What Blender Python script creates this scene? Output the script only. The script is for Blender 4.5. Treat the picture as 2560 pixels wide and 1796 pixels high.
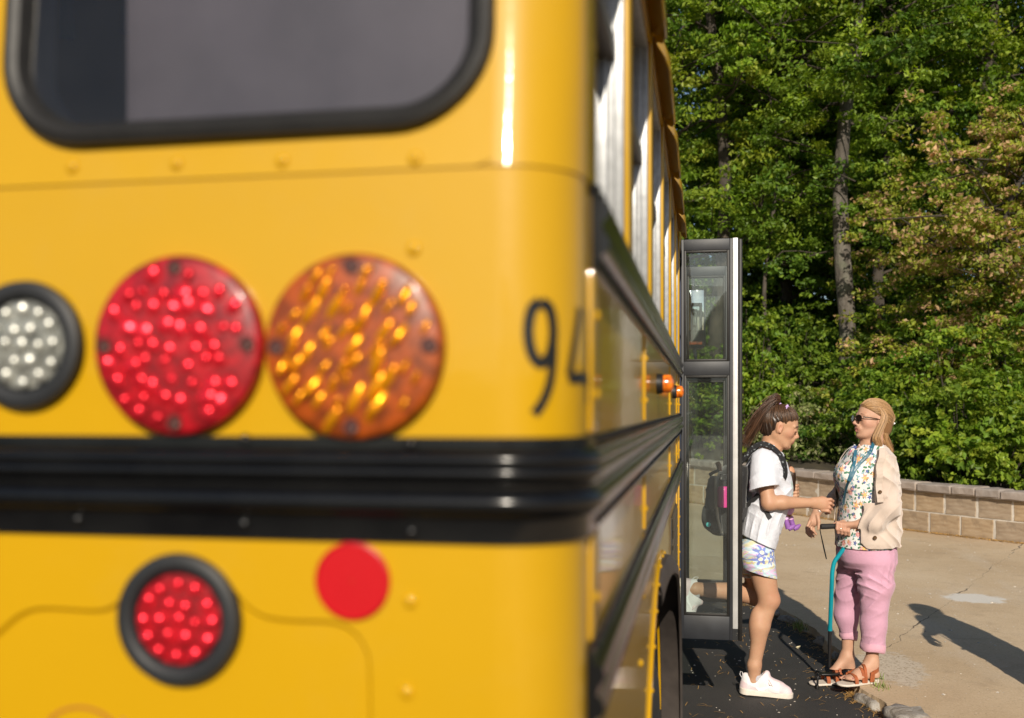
import bpy, bmesh, math, random
import numpy as np
from mathutils import Vector, Matrix, Euler
random.seed(7); rng = np.random.default_rng(11)
SC = bpy.context.scene
for o in list(bpy.data.objects): bpy.data.objects.remove(o)
# ------------------------------------------------------------------ camera, sky, sun, exposure
CAM_H, YAW, FPX = 1.65, math.radians(10.7), 2536.0
cam = bpy.data.cameras.new('camera'); camo = bpy.data.objects.new('camera', cam)
SC.collection.objects.link(camo); SC.camera = camo
camo.location = (0, 0, CAM_H); camo.rotation_euler = (math.radians(90), 0, YAW)
cam.sensor_width = 36; cam.lens = 36 * FPX / 2560; cam.shift_y = 122 / 2560; cam.clip_start = .02; cam.clip_end = 900
cam.dof.use_dof = True; cam.dof.focus_distance = 5.95; cam.dof.aperture_fstop = 2.8
SUN_EL, SUN_AZ = math.radians(28), math.radians(8.5)     # behind the camera, a little to the right
sdir = Vector((math.sin(SUN_AZ) * math.cos(SUN_EL), -math.cos(SUN_AZ) * math.cos(SUN_EL), math.sin(SUN_EL)))
world = bpy.data.worlds.new('World'); SC.world = world; world.use_nodes = True
wn = world.node_tree.nodes; bg = wn['Background']
sky = wn.new('ShaderNodeTexSky'); sky.sky_type = 'NISHITA'; sky.sun_disc = False
sky.sun_elevation = SUN_EL; sky.sun_rotation = math.atan2(sdir.x, sdir.y)
sky.air_density = 1.0; sky.dust_density = .6; sky.ozone_density = 1.5
world.node_tree.links.new(sky.outputs[0], bg.inputs[0]); bg.inputs[1].default_value = .075
sl = bpy.data.lights.new('sun', 'SUN'); slo = bpy.data.objects.new('sun', sl); SC.collection.objects.link(slo)
sl.energy = 4.8; sl.angle = math.radians(.53); sl.color = (1, .90, .75)
slo.rotation_euler = sdir.to_track_quat('Z', 'Y').to_euler(); slo.location = (3, -8, 9)
SC.view_settings.view_transform = 'Standard'; SC.view_settings.look = 'None'
SC.view_settings.exposure = .12; SC.view_settings.gamma = 1; SC.view_settings.use_curve_mapping = False
SC.cycles.use_denoising = True; SC.cycles.max_bounces = 10; SC.cycles.transparent_max_bounces = 24
SC.cycles.caustics_reflective = False; SC.cycles.caustics_refractive = False; SC.cycles.sample_clamp_indirect = 6
# ------------------------------------------------------------------ helpers
COL = SC.collection
FW = Vector((-math.sin(YAW), math.cos(YAW), 0)); RT = Vector((math.cos(YAW), math.sin(YAW), 0))
def ray(px, py): return FW * FPX + RT * (px - 1280) + Vector((0, 0, 1020 - py))   # photograph pixel -> direction
def at_depth(px, py, z): d = ray(px, py); return Vector((0, 0, CAM_H)) + d * (z / FPX)
def at_y(px, py, y): d = ray(px, py); return Vector((0, 0, CAM_H)) + d * (y / d.y)
def at_z(px, py, z=0): d = ray(px, py); return Vector((0, 0, CAM_H)) + d * ((z - CAM_H) / d.z)
class MB:
    def __init__(s): s.v = []; s.f = []; s.m = []; s.mi = 0
    def add(s, vs, fs):
        b = len(s.v); s.v += [tuple(p) for p in vs]
        for f in fs: s.f.append(tuple(b + i for i in f)); s.m.append(s.mi)
        return s
    def box(s, lo, hi, mat=None):
        (a, b, c), (d, e, g) = lo, hi
        v = [(a, b, c), (d, b, c), (d, e, c), (a, e, c), (a, b, g), (d, b, g), (d, e, g), (a, e, g)]
        if mat: v = [mat @ Vector(p) for p in v]
        return s.add(v, [(0, 3, 2, 1), (4, 5, 6, 7), (0, 1, 5, 4), (1, 2, 6, 5), (2, 3, 7, 6), (3, 0, 4, 7)])
    def bbox(s, lo, hi, b=.004, mat=None):       # box with bevelled edges
        bm = bmesh.new(); bmesh.ops.create_cube(bm, size=1)
        for v in bm.verts: v.co = Vector(((lo[i] + hi[i]) / 2 + v.co[i] * (hi[i] - lo[i])) for i in range(3))
        bmesh.ops.bevel(bm, geom=list(bm.edges), offset=b, segments=2, affect='EDGES', profile=.5)
        vs = [(mat @ v.co if mat else v.co.copy()) for v in bm.verts]; bm.verts.index_update()
        s.add(vs, [[v.index for v in f.verts] for f in bm.faces]); bm.free(); return s
    def loops(s, rings, closed=True, cap0=False, cap1=False):   # skin a list of equally long rings
        n = len(rings[0]); v = [p for r in rings for p in r]; f = []
        for i in range(len(rings) - 1):
            for j in range(n if closed else n - 1):
                k = (j + 1) % n; f.append((i * n + j, i * n + k, (i + 1) * n + k, (i + 1) * n + j))
        if cap0: f.append(tuple(range(n))[::-1])
        if cap1: f.append(tuple((len(rings) - 1) * n + j for j in range(n)))
        return s.add(v, f)
    def tube(s, pts, r, n=8, cap=True, flat=1.0, up=None):
        pts = [Vector(p) for p in pts]; rr = r if hasattr(r, '__len__') else [r] * len(pts); rings = []
        u = None
        for i, p in enumerate(pts):
            t = (pts[min(i + 1, len(pts) - 1)] - pts[max(i - 1, 0)]).normalized()
            if u is None:
                u = Vector(up) if up else (Vector((0, 0, 1)) if abs(t.z) < .9 else Vector((1, 0, 0)))
            u = (u - t * u.dot(t)).normalized(); w = t.cross(u)
            rings.append([p + (u * math.cos(a) * flat + w * math.sin(a)) * rr[i] for a in [2 * math.pi * k / n for k in range(n)]])
        return s.loops(rings, True, cap, cap)
    def lathe(s, prof, c=(0, 0, 0), axis='Z', n=32, cap0=False, cap1=False):   # prof: [(radius, height)]
        c = Vector(c); rings = []
        for r, h in prof:
            ring = []
            for k in range(n):
                a = 2 * math.pi * k / n; x, y = r * math.cos(a), r * math.sin(a)
                ring.append(c + Vector({'Z': (x, y, h), 'Y': (x, -h, y), 'X': (h, x, y)}[axis]))
            rings.append(ring)
        return s.loops(rings, True, cap0, cap1)
    def prism(s, poly, y0, y1, plane='XZ'):      # polygon extruded along the third axis
        P = {'XZ': lambda a, b, c: (a, c, b), 'XY': lambda a, b, c: (a, b, c), 'YZ': lambda a, b, c: (c, a, b)}[plane]
        n = len(poly); v = [P(a, b, y0) for a, b in poly] + [P(a, b, y1) for a, b in poly]
        return s.add(v, [tuple(range(n))[::-1], tuple(range(n, 2 * n))] + [(i, (i + 1) % n, n + (i + 1) % n, n + i) for i in range(n)])
    def build(s, name, mat, parent=None, smooth=None, loc=None):
        me = bpy.data.meshes.new(name); me.from_pydata(s.v, [], s.f)
        for m in (mat if isinstance(mat, (list, tuple)) else [mat]): me.materials.append(m)
        if s.mi or any(s.m): me.polygons.foreach_set('material_index', s.m)
        bm = bmesh.new(); bm.from_mesh(me); bmesh.ops.recalc_face_normals(bm, faces=bm.faces)
        if smooth is not None:
            for f in bm.faces: f.smooth = True
            for e in bm.edges:
                if len(e.link_faces) == 2 and e.calc_face_angle(0) > math.radians(smooth): e.smooth = False
        bm.to_mesh(me); bm.free()
        return link(name, me, parent, loc)
def link(name, me, parent=None, loc=None):
    o = bpy.data.objects.new(name, me); COL.objects.link(o)
    if parent: o.parent = parent
    if loc is not None: o.location = loc
    return o
def tag(o, label=None, cat=None, group=None, kind=None):
    for k, v in (('label', label), ('category', cat), ('group', group), ('kind', kind)):
        if v: o[k] = v
    return o
def thing(name, label, cat, loc=(0, 0, 0), rz=0, group=None):
    o = bpy.data.objects.new(name, None); COL.objects.link(o); o.location = loc; o.rotation_euler = (0, 0, rz)
    o.empty_display_size = .1
    return tag(o, label, cat, group)
def copy_part(o, parent, loc=None, rot=None):
    c = o.copy(); COL.objects.link(c); c.parent = parent
    if loc is not None: c.location = loc
    if rot is not None: c.rotation_euler = rot
    return c
def npmesh(name, V, F, mat, parent=None, smooth=True, cols=None, mi=None):
    V = np.asarray(V, np.float32); F = np.asarray(F, np.int32); k = F.shape[1]
    me = bpy.data.meshes.new(name); me.vertices.add(len(V)); me.vertices.foreach_set('co', V.ravel())
    me.loops.add(F.size); me.loops.foreach_set('vertex_index', F.ravel())
    me.polygons.add(len(F)); me.polygons.foreach_set('loop_start', np.arange(0, F.size, k, dtype=np.int32))
    for m in (mat if isinstance(mat, (list, tuple)) else [mat]): me.materials.append(m)
    if mi is not None: me.polygons.foreach_set('material_index', np.asarray(mi, np.int32))
    me.polygons.foreach_set('use_smooth', np.full(len(F), smooth)); me.update(calc_edges=True)
    if cols is not None:
        a = me.color_attributes.new('tint', 'FLOAT_COLOR', 'POINT')
        a.data.foreach_set('color', np.concatenate([cols, np.ones((len(V), 1))], 1).astype(np.float32).ravel())
    return link(name, me, parent)
# ------------------------------------------------------------------ materials
class NT:
    def __init__(s, name):
        s.m = bpy.data.materials.new(name); s.m.use_nodes = True; s.t = s.m.node_tree; s.n = s.t.nodes
        s.b = s.n['Principled BSDF']; s.out = s.n['Material Output']
    def L(s, a, b): s.t.links.new(a, b)
    def node(s, t, **k):
        n = s.n.new('ShaderNode' + t)
        for a, v in k.items(): setattr(n, a, v)
        return n
    def put(s, sock, v):
        if hasattr(v, 'bl_idname') or hasattr(v, 'is_linked'): s.L(v, sock)
        else: sock.default_value = v
    def math(s, op, a, b=None, c=None):
        n = s.node('Math', operation=op)
        for i, v in enumerate((a, b, c)):
            if v is not None: s.put(n.inputs[i], v)
        return n.outputs[0]
    def coord(s, scale=(1, 1, 1), what='Object', loc=(0, 0, 0)):
        c = s.node('TexCoord'); mp = s.node('Mapping'); s.L(c.outputs[what], mp.inputs[0])
        mp.inputs['Scale'].default_value = scale; mp.inputs['Location'].default_value = loc
        return mp.outputs[0]
    def noise(s, scale=5, detail=4, rough=.55, vec=None, dist=0):
        n = s.node('TexNoise'); n.inputs['Scale'].default_value = scale; n.inputs['Detail'].default_value = detail
        n.inputs['Roughness'].default_value = rough; n.inputs['Distortion'].default_value = dist
        s.L(vec if vec is not None else s.coord(), n.inputs['Vector']); return n.outputs['Fac']
    def voro(s, scale=5, vec=None, feature='F1'):
        n = s.node('TexVoronoi', feature=feature); n.inputs['Scale'].default_value = scale
        s.L(vec if vec is not None else s.coord(), n.inputs['Vector']); return n
    def ramp(s, fac, stops, interp='LINEAR'):
        n = s.node('ValToRGB'); n.color_ramp.interpolation = interp; e = n.color_ramp.elements
        while len(e) < len(stops): e.new(.5)
        for i, (p, c) in enumerate(stops): e[i].position = p; e[i].color = (*c, 1) if len(c) == 3 else c
        s.L(fac, n.inputs[0]); return n.outputs[0]
    def step(s, x, a, b):                          # smoothstep a -> b
        n = s.node('MapRange', interpolation_type='SMOOTHSTEP'); s.put(n.inputs[0], x)
        n.inputs[1].default_value = a; n.inputs[2].default_value = b; return n.outputs[0]
    def mix(s, f, a, b, mode='MIX'):
        n = s.node('Mix', data_type='RGBA', blend_type=mode); s.put(n.inputs[0], f)
        for i, v in ((6, a), (7, b)): s.put(n.inputs[i], v if hasattr(v, 'is_linked') or len(v) == 4 else (*v, 1))
        return n.outputs[2]
    def bump(s, h, strength=.3, dist=.01):
        n = s.node('Bump'); n.inputs['Strength'].default_value = strength; n.inputs['Distance'].default_value = dist
        s.L(h, n.inputs['Height']); s.L(n.outputs[0], s.b.inputs['Normal']); return n
    def col(s, c): s.put(s.b.inputs['Base Color'], c if hasattr(c, 'is_linked') else (*c, 1))
    def set(s, **k):
        for a, v in k.items(): s.put(s.b.inputs[a.replace('_', ' ')], v)
        return s
def simple(name, col, rough=.5, metal=0, var=.12, vs=14, bump=0, bs=120, **k):
    t = NT(name); n = t.noise(vs, 4)
    d = tuple(c * (1 - var) for c in col); l = tuple(min(1, c * (1 + var)) for c in col)
    t.col(t.ramp(n, [(.3, d), (.7, l)])); t.set(Roughness=rough, Metallic=metal, **k)
    if bump: t.bump(t.noise(bs, 3), bump, .004)
    return t.m
def glass(name, tint=(.85, .9, .9), rough=.0, dirt=.02, ior=1.5, refl=1.6):
    t = NT(name); t.n.remove(t.b)
    tr = t.node('BsdfTransparent'); tr.inputs[0].default_value = (*tint, 1)
    gl = t.node('BsdfGlossy'); gl.inputs['Roughness'].default_value = rough
    df = t.node('BsdfDiffuse'); df.inputs[0].default_value = (.75, .75, .72, 1)
    fr = t.node('Fresnel'); ge = t.node('NewGeometry'); t.L(t.math('ADD', ior, t.math('MULTIPLY', ge.outputs['Backfacing'], 1 / ior - ior)), fr.inputs[0])   # same reflectance from either side
    m1 = t.node('MixShader'); t.L(t.math('MULTIPLY', fr.outputs[0], refl), m1.inputs[0]); t.L(tr.outputs[0], m1.inputs[1]); t.L(gl.outputs[0], m1.inputs[2])
    m2 = t.node('MixShader'); t.L(t.math('MULTIPLY', t.noise(9, 6), dirt * 2), m2.inputs[0]); t.L(m1.outputs[0], m2.inputs[1]); t.L(df.outputs[0], m2.inputs[2])
    t.L(m2.outputs[0], t.out.inputs[0]); return t.m
# ================================================================== ground, road, pavement, kerb, wall
def catmull(P, n=12):
    P = [Vector(p) for p in P]; P = [P[0] * 2 - P[1]] + P + [P[-1] * 2 - P[-2]]; out = []
    for i in range(1, len(P) - 2):
        for k in range(n):
            t = k / n; a, b, c, d = P[i - 1:i + 3]
            out.append(.5 * ((2 * b) + (c - a) * t + (2 * a - 5 * b + 4 * c - d) * t * t + (3 * b - a - 3 * c + d) * t ** 3))
    return out + [P[-2]]
t = NT('asphalt'); n1 = t.noise(1.3, 5); n2 = t.noise(160, 3, .7); v = t.voro(230)
c = t.mix(t.step(n1, .35, .7), (.026, .025, .024), (.040, .037, .035))
c = t.mix(t.step(n2, .56, .75), c, (.10, .095, .088)); c = t.mix(t.step(t.voro(30).outputs['Distance'], .035, .015), c, (.26, .23, .18))
t.col(c); t.set(Roughness=.85); t.bump(t.math('ADD', n2, t.math('MULTIPLY', v.outputs['Distance'], .6)), .55, .004); ASPHALT = t.m
t = NT('sandy_concrete'); n1 = t.noise(.55, 6, .6); n2 = t.noise(90, 4, .75); n3 = t.noise(4.2, 6, .65, dist=.6); stretch = t.noise(1.0, 5, .6, t.coord((2, .6, 1)))
c = t.ramp(n1, [(.3, (.49, .355, .215)), (.52, (.575, .435, .28)), (.72, (.64, .505, .345))])
c = t.mix(t.math('MULTIPLY', t.step(n3, .5, .74), .6), c, (.39, .285, .18)); c = t.mix(t.math('MULTIPLY', t.step(stretch, .52, .7), .3), c, (.62, .53, .42))
c = t.mix(t.math('MULTIPLY', t.step(n2, .52, .68), .5), c, (.29, .21, .135)); c = t.mix(t.math('MULTIPLY', t.step(n2, .42, .33), .6), c, (.68, .57, .43))
sp = t.voro(26); c = t.mix(t.step(sp.outputs['Distance'], .10, .05), c, t.mix(t.math('GREATER_THAN', t.noise(9, 2), .5), (.13, .10, .08), (.68, .64, .58)))
# the long joint crack across the slab, the white chipped patch and the worn edge beside the kerb
geo = t.node('TexCoord'); sep = t.node('SeparateXYZ'); t.L(geo.outputs['Object'], sep.inputs[0]); X, Y = sep.outputs[0], sep.outputs[1]
A = at_z(2555, 1362, .06); B = at_z(2185, 1650, .06); dv = (B - A); dv.z = 0; nv = Vector((-dv.y, dv.x, 0)).normalized(); tv = dv.normalized()
wob = t.math('MULTIPLY', t.math('SUBTRACT', t.noise(3.0, 4), .5), .16)
dist = t.math('ABSOLUTE', t.math('ADD', t.math('ADD', t.math('MULTIPLY', X, nv.x), t.math('MULTIPLY', Y, nv.y)), t.math('SUBTRACT', wob, A.dot(nv) - A.z * nv.z)))
wid = t.math('ADD', .0012, t.math('MULTIPLY', t.step(t.noise(2.2, 3), .45, .7), .009))
c = t.mix(t.math('MULTIPLY', t.math('LESS_THAN', dist, wid), .85), c, (.085, .065, .05))
def blob(px, py, rx, ry, sc, lo=.75, hi=1.05):
    q = at_z(px, py, .06); ex = t.math('DIVIDE', t.math('SUBTRACT', X, q.x), rx); ey = t.math('DIVIDE', t.math('SUBTRACT', Y, q.y), ry)
    r = t.math('SQRT', t.math('ADD', t.math('MULTIPLY', ex, ex), t.math('MULTIPLY', ey, ey)))
    return t.step(t.math('ADD', r, t.math('MULTIPLY', t.math('SUBTRACT', t.noise(sc, 6, .7), .5), 1.7)), hi, lo)
c = t.mix(blob(2430, 1496, .27, .22, 7), c, (.66, .62, .56))
c = t.mix(t.math('MULTIPLY', blob(2225, 1668, .22, .45, 11), .65), c, t.mix(t.step(t.noise(60, 3), .5, .66), (.60, .53, .44), (.26, .20, .14)))
t.col(c); t.set(Roughness=.93); t.bump(t.math('ADD', n2, t.math('MULTIPLY', n3, 1.2)), .5, .006); PAD = t.m
EARTH = simple('earth', (.10, .075, .045), .95, var=.4, vs=2, bump=.4, bs=20)
MB().add([(-400, -400, -.06), (400, -400, -.06), (400, 400, -.06), (-400, 400, -.06)], [(0, 1, 2, 3)]).build('ground', EARTH)['kind'] = 'structure'
MB().add([(-45, -60, 0), (30, -60, 0), (30, 19, 0), (-45, 19, 0)], [(0, 1, 2, 3)]).build('asphalt_road', ASPHALT)['kind'] = 'structure'
# edge between asphalt and pavement
EDGE = catmull([(1.75, -60, 0), (1.62, -12, 0), (1.5, -2, 0), (1.3, 2, 0), (1.12, 4.2, 0), (.98, 5.6, 0), (.86, 6.25, 0), (.87, 7.0, 0), (.60, 8.3, 0), (.2, 8.95, 0), (-.7, 9.5, 0), (-2, 10.0, 0), (-6, 10.6, 0), (-44, 12, 0)], 26)
PZ = .06
WALL = catmull([(30, -6, 0), (16, 3.6, 0), (9, 8.6, 0), (6, 10.9, 0), (3.72, 12.9, 0), (2.5, 14.25, 0), (1.42, 15.7, 0), (-.41, 17.6, 0), (-3.2, 20.0, 0), (-9, 23, 0), (-25, 27, 0)], 24)
mb = MB(); top = []; bot = []
def n2d(x, y, s=1.0): return math.sin(x * 7.3 * s + 1.3 * math.sin(y * 5.1 * s)) * .5 + math.sin(y * 11.7 * s + x * 3.1 * s) * .3 + math.sin(y * 31 * s + 2 * math.sin(y * 13 * s)) * .2
for p in EDGE:
    j = .028 * n2d(p.x, p.y) + .012 * n2d(p.x + 9, p.y * 4)
    top.append(Vector((p.x + j, p.y, PZ))); bot.append(Vector((p.x + j * 1.5 - .012, p.y, -.01)))
rim = [Vector((p.x, p.y, PZ)) for p in WALL[::-1]]
rim = [q + Vector((.3, .35, 0)) for q in rim]
bm = bmesh.new(); vs = [bm.verts.new(p) for p in top] + [bm.verts.new(p) for p in rim]
vs += [bm.verts.new((30, -60, PZ))]
f = bm.faces.new(vs); bmesh.ops.triangulate(bm, faces=[f], ngon_method='EAR_CLIP')
bv = [bm.verts.new(p) for p in bot]
for i in range(len(top) - 1): bm.faces.new((vs[i], bv[i], bv[i + 1], vs[i + 1]))
bmesh.ops.recalc_face_normals(bm, faces=bm.faces)
me = bpy.data.meshes.new('pavement'); bm.to_mesh(me); bm.free(); me.materials.append(PAD)
pavement = link('pavement', me); pavement['kind'] = 'structure'
# rough kerb stones set along that edge
t = NT('kerb_granite'); n1 = t.noise(9, 6, .65, dist=.8); n2 = t.noise(120, 3, .7); n3 = t.noise(4, 3)
c = t.ramp(n1, [(.28, (.09, .075, .06)), (.42, (.26, .225, .185)), (.55, (.40, .37, .33)), (.75, (.55, .53, .50))])
c = t.mix(t.math('MULTIPLY', t.step(n3, .55, .68), .5), c, (.36, .20, .08)); c = t.mix(t.step(n2, .6, .72), c, (.10, .09, .08))
t.col(c); t.set(Roughness=.92); t.bump(t.math('ADD', n2, t.math('MULTIPLY', n1, 3)), .7, .01); KERB = t.m
def stone_mesh(seed, sx, sy, sz, sub=3):
    r = random.Random(seed); bm = bmesh.new(); bmesh.ops.create_icosphere(bm, subdivisions=sub, radius=1)
    ph = [r.uniform(0, 6) for _ in range(6)]
    for v in bm.verts:
        d = v.co.normalized(); k = max(abs(d.x), abs(d.y), abs(d.z)); q = d / (k * .75 + .25)
        w = 1 + .10 * math.sin(d.x * 5 + ph[0] + 2 * math.sin(d.y * 3 + ph[1])) + .08 * math.sin(d.y * 9 + ph[2] + d.z * 4) + .05 * math.sin(d.x * 17 + ph[3] + d.z * 13) + .03 * math.sin(d.y * 27 + ph[4])
        v.co = Vector((q.x * sx * w, q.y * sy * w, q.z * sz * (w * .5 + .5)))
    for f in bm.faces: f.smooth = True
    me = bpy.data.meshes.new('kerb_stone'); bm.to_mesh(me); bm.free(); me.materials.append(KERB); return me
stones = [stone_mesh(i, .085, .17, .075) for i in range(5)]
i = 0; last = None
for p in EDGE:
    if 2.5 < p.y < 9.3 and (last is None or (p - last).length > (.30 if p.y < 5.85 else .36)) and not 5.95 < p.y < 6.55:
        o = link('kerb_stone', stones[i % 5], pavement); up = .022 if p.y < 5.9 else -.012
        o.location = (p.x + .055 + random.uniform(-.02, .02), p.y, up - .012); o.rotation_euler = (random.uniform(-.06, .06), random.uniform(-.06, .06), random.uniform(-.2, .35) + (.5 if p.y > 7 else 0))
        o.scale = (random.uniform(.85, 1.2), random.uniform(.75, 1.02), random.uniform(.85, 1.0)); last = p; i += 1
# ---- loose litter
def scatter(name, mat, n, place, shape, label, cat, parent=None):
    V = []; F = []; b = 0
    for _ in range(n):
        q = place()
        if q is None: continue
        vs, fs = shape(q); V += vs; F += [tuple(b + i for i in f) for f in fs]; b = len(V)
    me = bpy.data.meshes.new(name); me.from_pydata([tuple(v) for v in V], [], F); me.materials.append(mat)
    return tag(link(name, me, parent), label, cat, kind='stuff')
def needle(q, L=(.03, .085), w=.0016):
    a = random.uniform(0, 6.3); l = random.uniform(*L); d = Vector((math.cos(a), math.sin(a), 0)) * l / 2; s = Vector((-d.y, d.x, 0)).normalized() * w
    m = s * random.uniform(-6, 6); z = Vector((0, 0, random.uniform(.002, .012)))
    return [q - d - s, q - d + s, q + m + s + z, q + m - s + z, q + d + s, q + d - s], [(0, 1, 2, 3), (3, 2, 4, 5)]
NEEDLE = simple('dry_needles', (.42, .24, .07), .8, var=.45, vs=3)
seg = [p for p in EDGE if 3 < p.y < 9.6]
def near_edge(spread=.06, off=-.06):
    p = random.choice(seg); return Vector((p.x + off + random.gauss(0, spread), p.y + random.uniform(-.12, .12), .004))
scatter('dry_pine_needles', NEEDLE, 1500, lambda: near_edge(.035, -.03), needle, 'rust brown pine needles gathered along the foot of the kerb', 'needles')
scatter('fallen_needles', NEEDLE, 260, lambda: Vector((random.uniform(-.1, 1.0), random.uniform(4.6, 9), .004)), needle, 'single dry needles strewn over the dark asphalt', 'needles')
wseg = [(WALL[i], (WALL[i + 1] - WALL[i]).normalized()) for i in range(len(WALL) - 1) if 9 < WALL[i].y < 20]
def near_wall():
    p, d = random.choice(wseg); nrm = Vector((d.y, -d.x, 0)) * (-1 if d.y * 1 < 0 else 1)
    s = Vector((-.7, -.72, 0)); return Vector((p.x, p.y, PZ + .006)) + s * (.10 + abs(random.gauss(0, .05))) + d * random.uniform(-.2, .2)
scatter('leaf_litter', NEEDLE, 2600, near_wall, lambda q: needle(q, (.02, .06), .006), 'line of brown leaf litter along the foot of the block wall', 'leaf litter')
def pebble(q):
    r = random.uniform(.002, .007) * (2.2 if random.random() < .05 else 1); vs = [q + Vector((r * random.uniform(.6, 1.3) * x, r * random.uniform(.6, 1.3) * y, r * .6 * z)) for x, y, z in ((1, 0, 0), (0, 1, 0), (-1, 0, 0), (0, -1, 0), (0, 0, 1))]
    return vs, [(0, 1, 4), (1, 2, 4), (2, 3, 4), (3, 0, 4)]
PEB = simple('pale_gravel', (.50, .45, .38), .9, var=.5, vs=30)
def onpad():
    y = random.uniform(5, 14); x = random.uniform(.9, 4.5); ok = x > np.interp(y, [5, 6, 7, 8.3, 9, 14], [1.15, 1.0, .98, .75, .5, .4]); return Vector((x, y, PZ + .001)) if ok else None
scatter('pebbles', PEB, 1500, onpad, pebble, 'tiny pale stones scattered over the sandy pavement', 'gravel')
scatter('road_grit', PEB, 160, lambda: Vector((random.uniform(-.1, .95), random.uniform(4.6, 8.5), .001)), lambda q: pebble(q), 'tiny pale grit scattered over the dark asphalt', 'grit')
def blade(q):
    a = random.uniform(0, 6.3); h = random.uniform(.02, .06); d = Vector((math.cos(a), math.sin(a), 0)); s = Vector((-d.y, d.x, 0)) * .003
    return [q - s, q + s, q + d * h * .5 + Vector((0, 0, h)) + s * .3, q + d * h * .5 + Vector((0, 0, h)) - s * .3], [(0, 1, 2, 3)]
GRASS = simple('grass_blade', (.16, .21, .04), .7, var=.35, vs=8)
gt = [(at_z(2188, 1708, .03)), at_z(2155, 1712, .02), at_z(2200, 1722, .05), at_z(1993, 1567, .05), at_z(2000, 1575, .05)]
scatter('grass', GRASS, 230, lambda: (lambda g: Vector((g.x + random.gauss(0, .022), g.y + random.gauss(0, .04), .05)))(random.choice(gt)), blade, 'small tufts of yellowing grass sprouting at the kerb', 'grass')
scatter('wall_grass', GRASS, 300, lambda: (lambda q: q if math.sin(q.y * 4.1) > .55 else None)(near_wall()), blade, 'short green sprouts along the foot of the wall', 'grass')
p = at_z(1996, 1621, .01); mb = MB(); mb.loops([[p + Vector((math.cos(a) * .017 * s, math.sin(a) * .012 * s, z + .006 * math.cos(a)))for a in [k * .785 for k in range(8)]] for s, z in ((.1, 0), (.7, .004), (1, .012))])
tag(mb.build('fallen_petal', simple('petal', (.62, .55, .36), .7), smooth=60), 'pale yellow petal lying on the asphalt left of the cane', 'petal')
# ---- block wall with cap stones
def tint_mat(name, dark, mid, light, streak):
    t = NT(name); oi = t.node('ObjectInfo'); n1 = t.noise(7, 5, .6, t.coord((1, 1, 1), 'Object')); n2 = t.noise(70, 3, .7); n3 = t.noise(6, 5, .6, t.coord((2.2, 2.2, .35), 'Object'))
    c = t.ramp(n1, [(.3, dark), (.5, mid), (.72, light)]); c = t.mix(t.math('MULTIPLY', t.step(n3, .52, .7), .55), c, streak)
    hs = t.node('HueSaturation'); t.L(t.math('ADD', .9, t.math('MULTIPLY', oi.outputs['Random'], .22)), hs.inputs['Value']); t.L(t.math('ADD', .85, t.math('MULTIPLY', oi.outputs['Random'], .25)), hs.inputs['Saturation']); t.L(c, hs.inputs['Color'])
    t.col(hs.outputs[0]); t.set(Roughness=.92); t.bump(t.math('ADD', n2, n1), .45, .006); return t.m
BLOCK = tint_mat('sand_block', (.29, .20, .12), (.36, .26, .16), (.42, .32, .215), (.21, .155, .105))
CAP = tint_mat('cap_stone', (.24, .195, .16), (.30, .25, .215), (.37, .32, .285), (.20, .165, .14))
MORTAR = simple('mortar', (.55, .50, .43), .95, var=.2, vs=9, bump=.5, bs=60)
wall = thing('retaining_wall', 'low curved wall of tan blocks with grey cap stones below the trees', 'wall')
acc = [0]
for i in range(1, len(WALL)): acc.append(acc[-1] + (WALL[i] - WALL[i - 1]).length)
def wpos(s):
    for i in range(1, len(acc)):
        if acc[i] >= s: k = (s - acc[i - 1]) / (acc[i] - acc[i - 1]); return WALL[i - 1].lerp(WALL[i], k), (WALL[i] - WALL[i - 1]).normalized()
    return WALL[-1].copy(), (WALL[-1] - WALL[-2]).normalized()
def wtop(x): return float(np.interp(x, [-3, -.4, 3.7, 7], [.80, .79, .665, .64]))
def piece_mesh(name, mat, seed, lx, ly, lz, jit=.006, bev=.008):
    r = random.Random(seed); bm = bmesh.new(); bmesh.ops.create_cube(bm, size=1)
    for v in bm.verts: v.co = Vector((v.co.x * lx, v.co.y * ly, v.co.z * lz))
    bmesh.ops.bevel(bm, geom=list(bm.edges), offset=bev, segments=1, affect='EDGES')
    bmesh.ops.subdivide_edges(bm, edges=[e for e in bm.edges if e.calc_length() > .1], cuts=2, use_grid_fill=True)
    for v in bm.verts: v.co += Vector([r.uniform(-1, 1) * jit for _ in range(3)])
    me = bpy.data.meshes.new(name); bm.to_mesh(me); bm.free(); me.materials.append(mat); return me
blocks = [piece_mesh('block', BLOCK, i, .425, .2, 1.0, .003) for i in range(5)]
caps = [piece_mesh('cap_stone', CAP, 40 + i, .50, .34, .105, .006, .014) for i in range(5)]
mb = MB(); rings = []
s0, s1 = acc[24 * 1 + 12], acc[24 * 8 + 10]; S = s0
while S < s1:
    p, d = wpos(S); q = Vector((-d.y, d.x, 0)); zt = wtop(p.x) - .10
    rings.append([p + q * a + Vector((0, 0, z)) for a, z in ((-.088, PZ - .05), (-.088, zt), (.095, zt), (.095, PZ - .05))]); S += .22
mb.loops(rings, True, True, True).build('mortar_core', MORTAR, wall)
for row in range(2):
    S = s0 + (.0 if row else .22); k = 0
    while S < s1:
        p, d = wpos(S); zt = wtop(p.x) - .115; h = (zt - PZ) / 2; o = link('block', random.choice(blocks), wall)
        o.location = p + Vector((0, 0, PZ + h * (row + .5))); o.rotation_euler = (0, 0, math.atan2(d.y, d.x)); o.scale = (random.uniform(.97, 1.0), 1, h - .016)
        S += .44 + random.choice((0, 0, .004)); k += 1
S = s0
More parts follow.
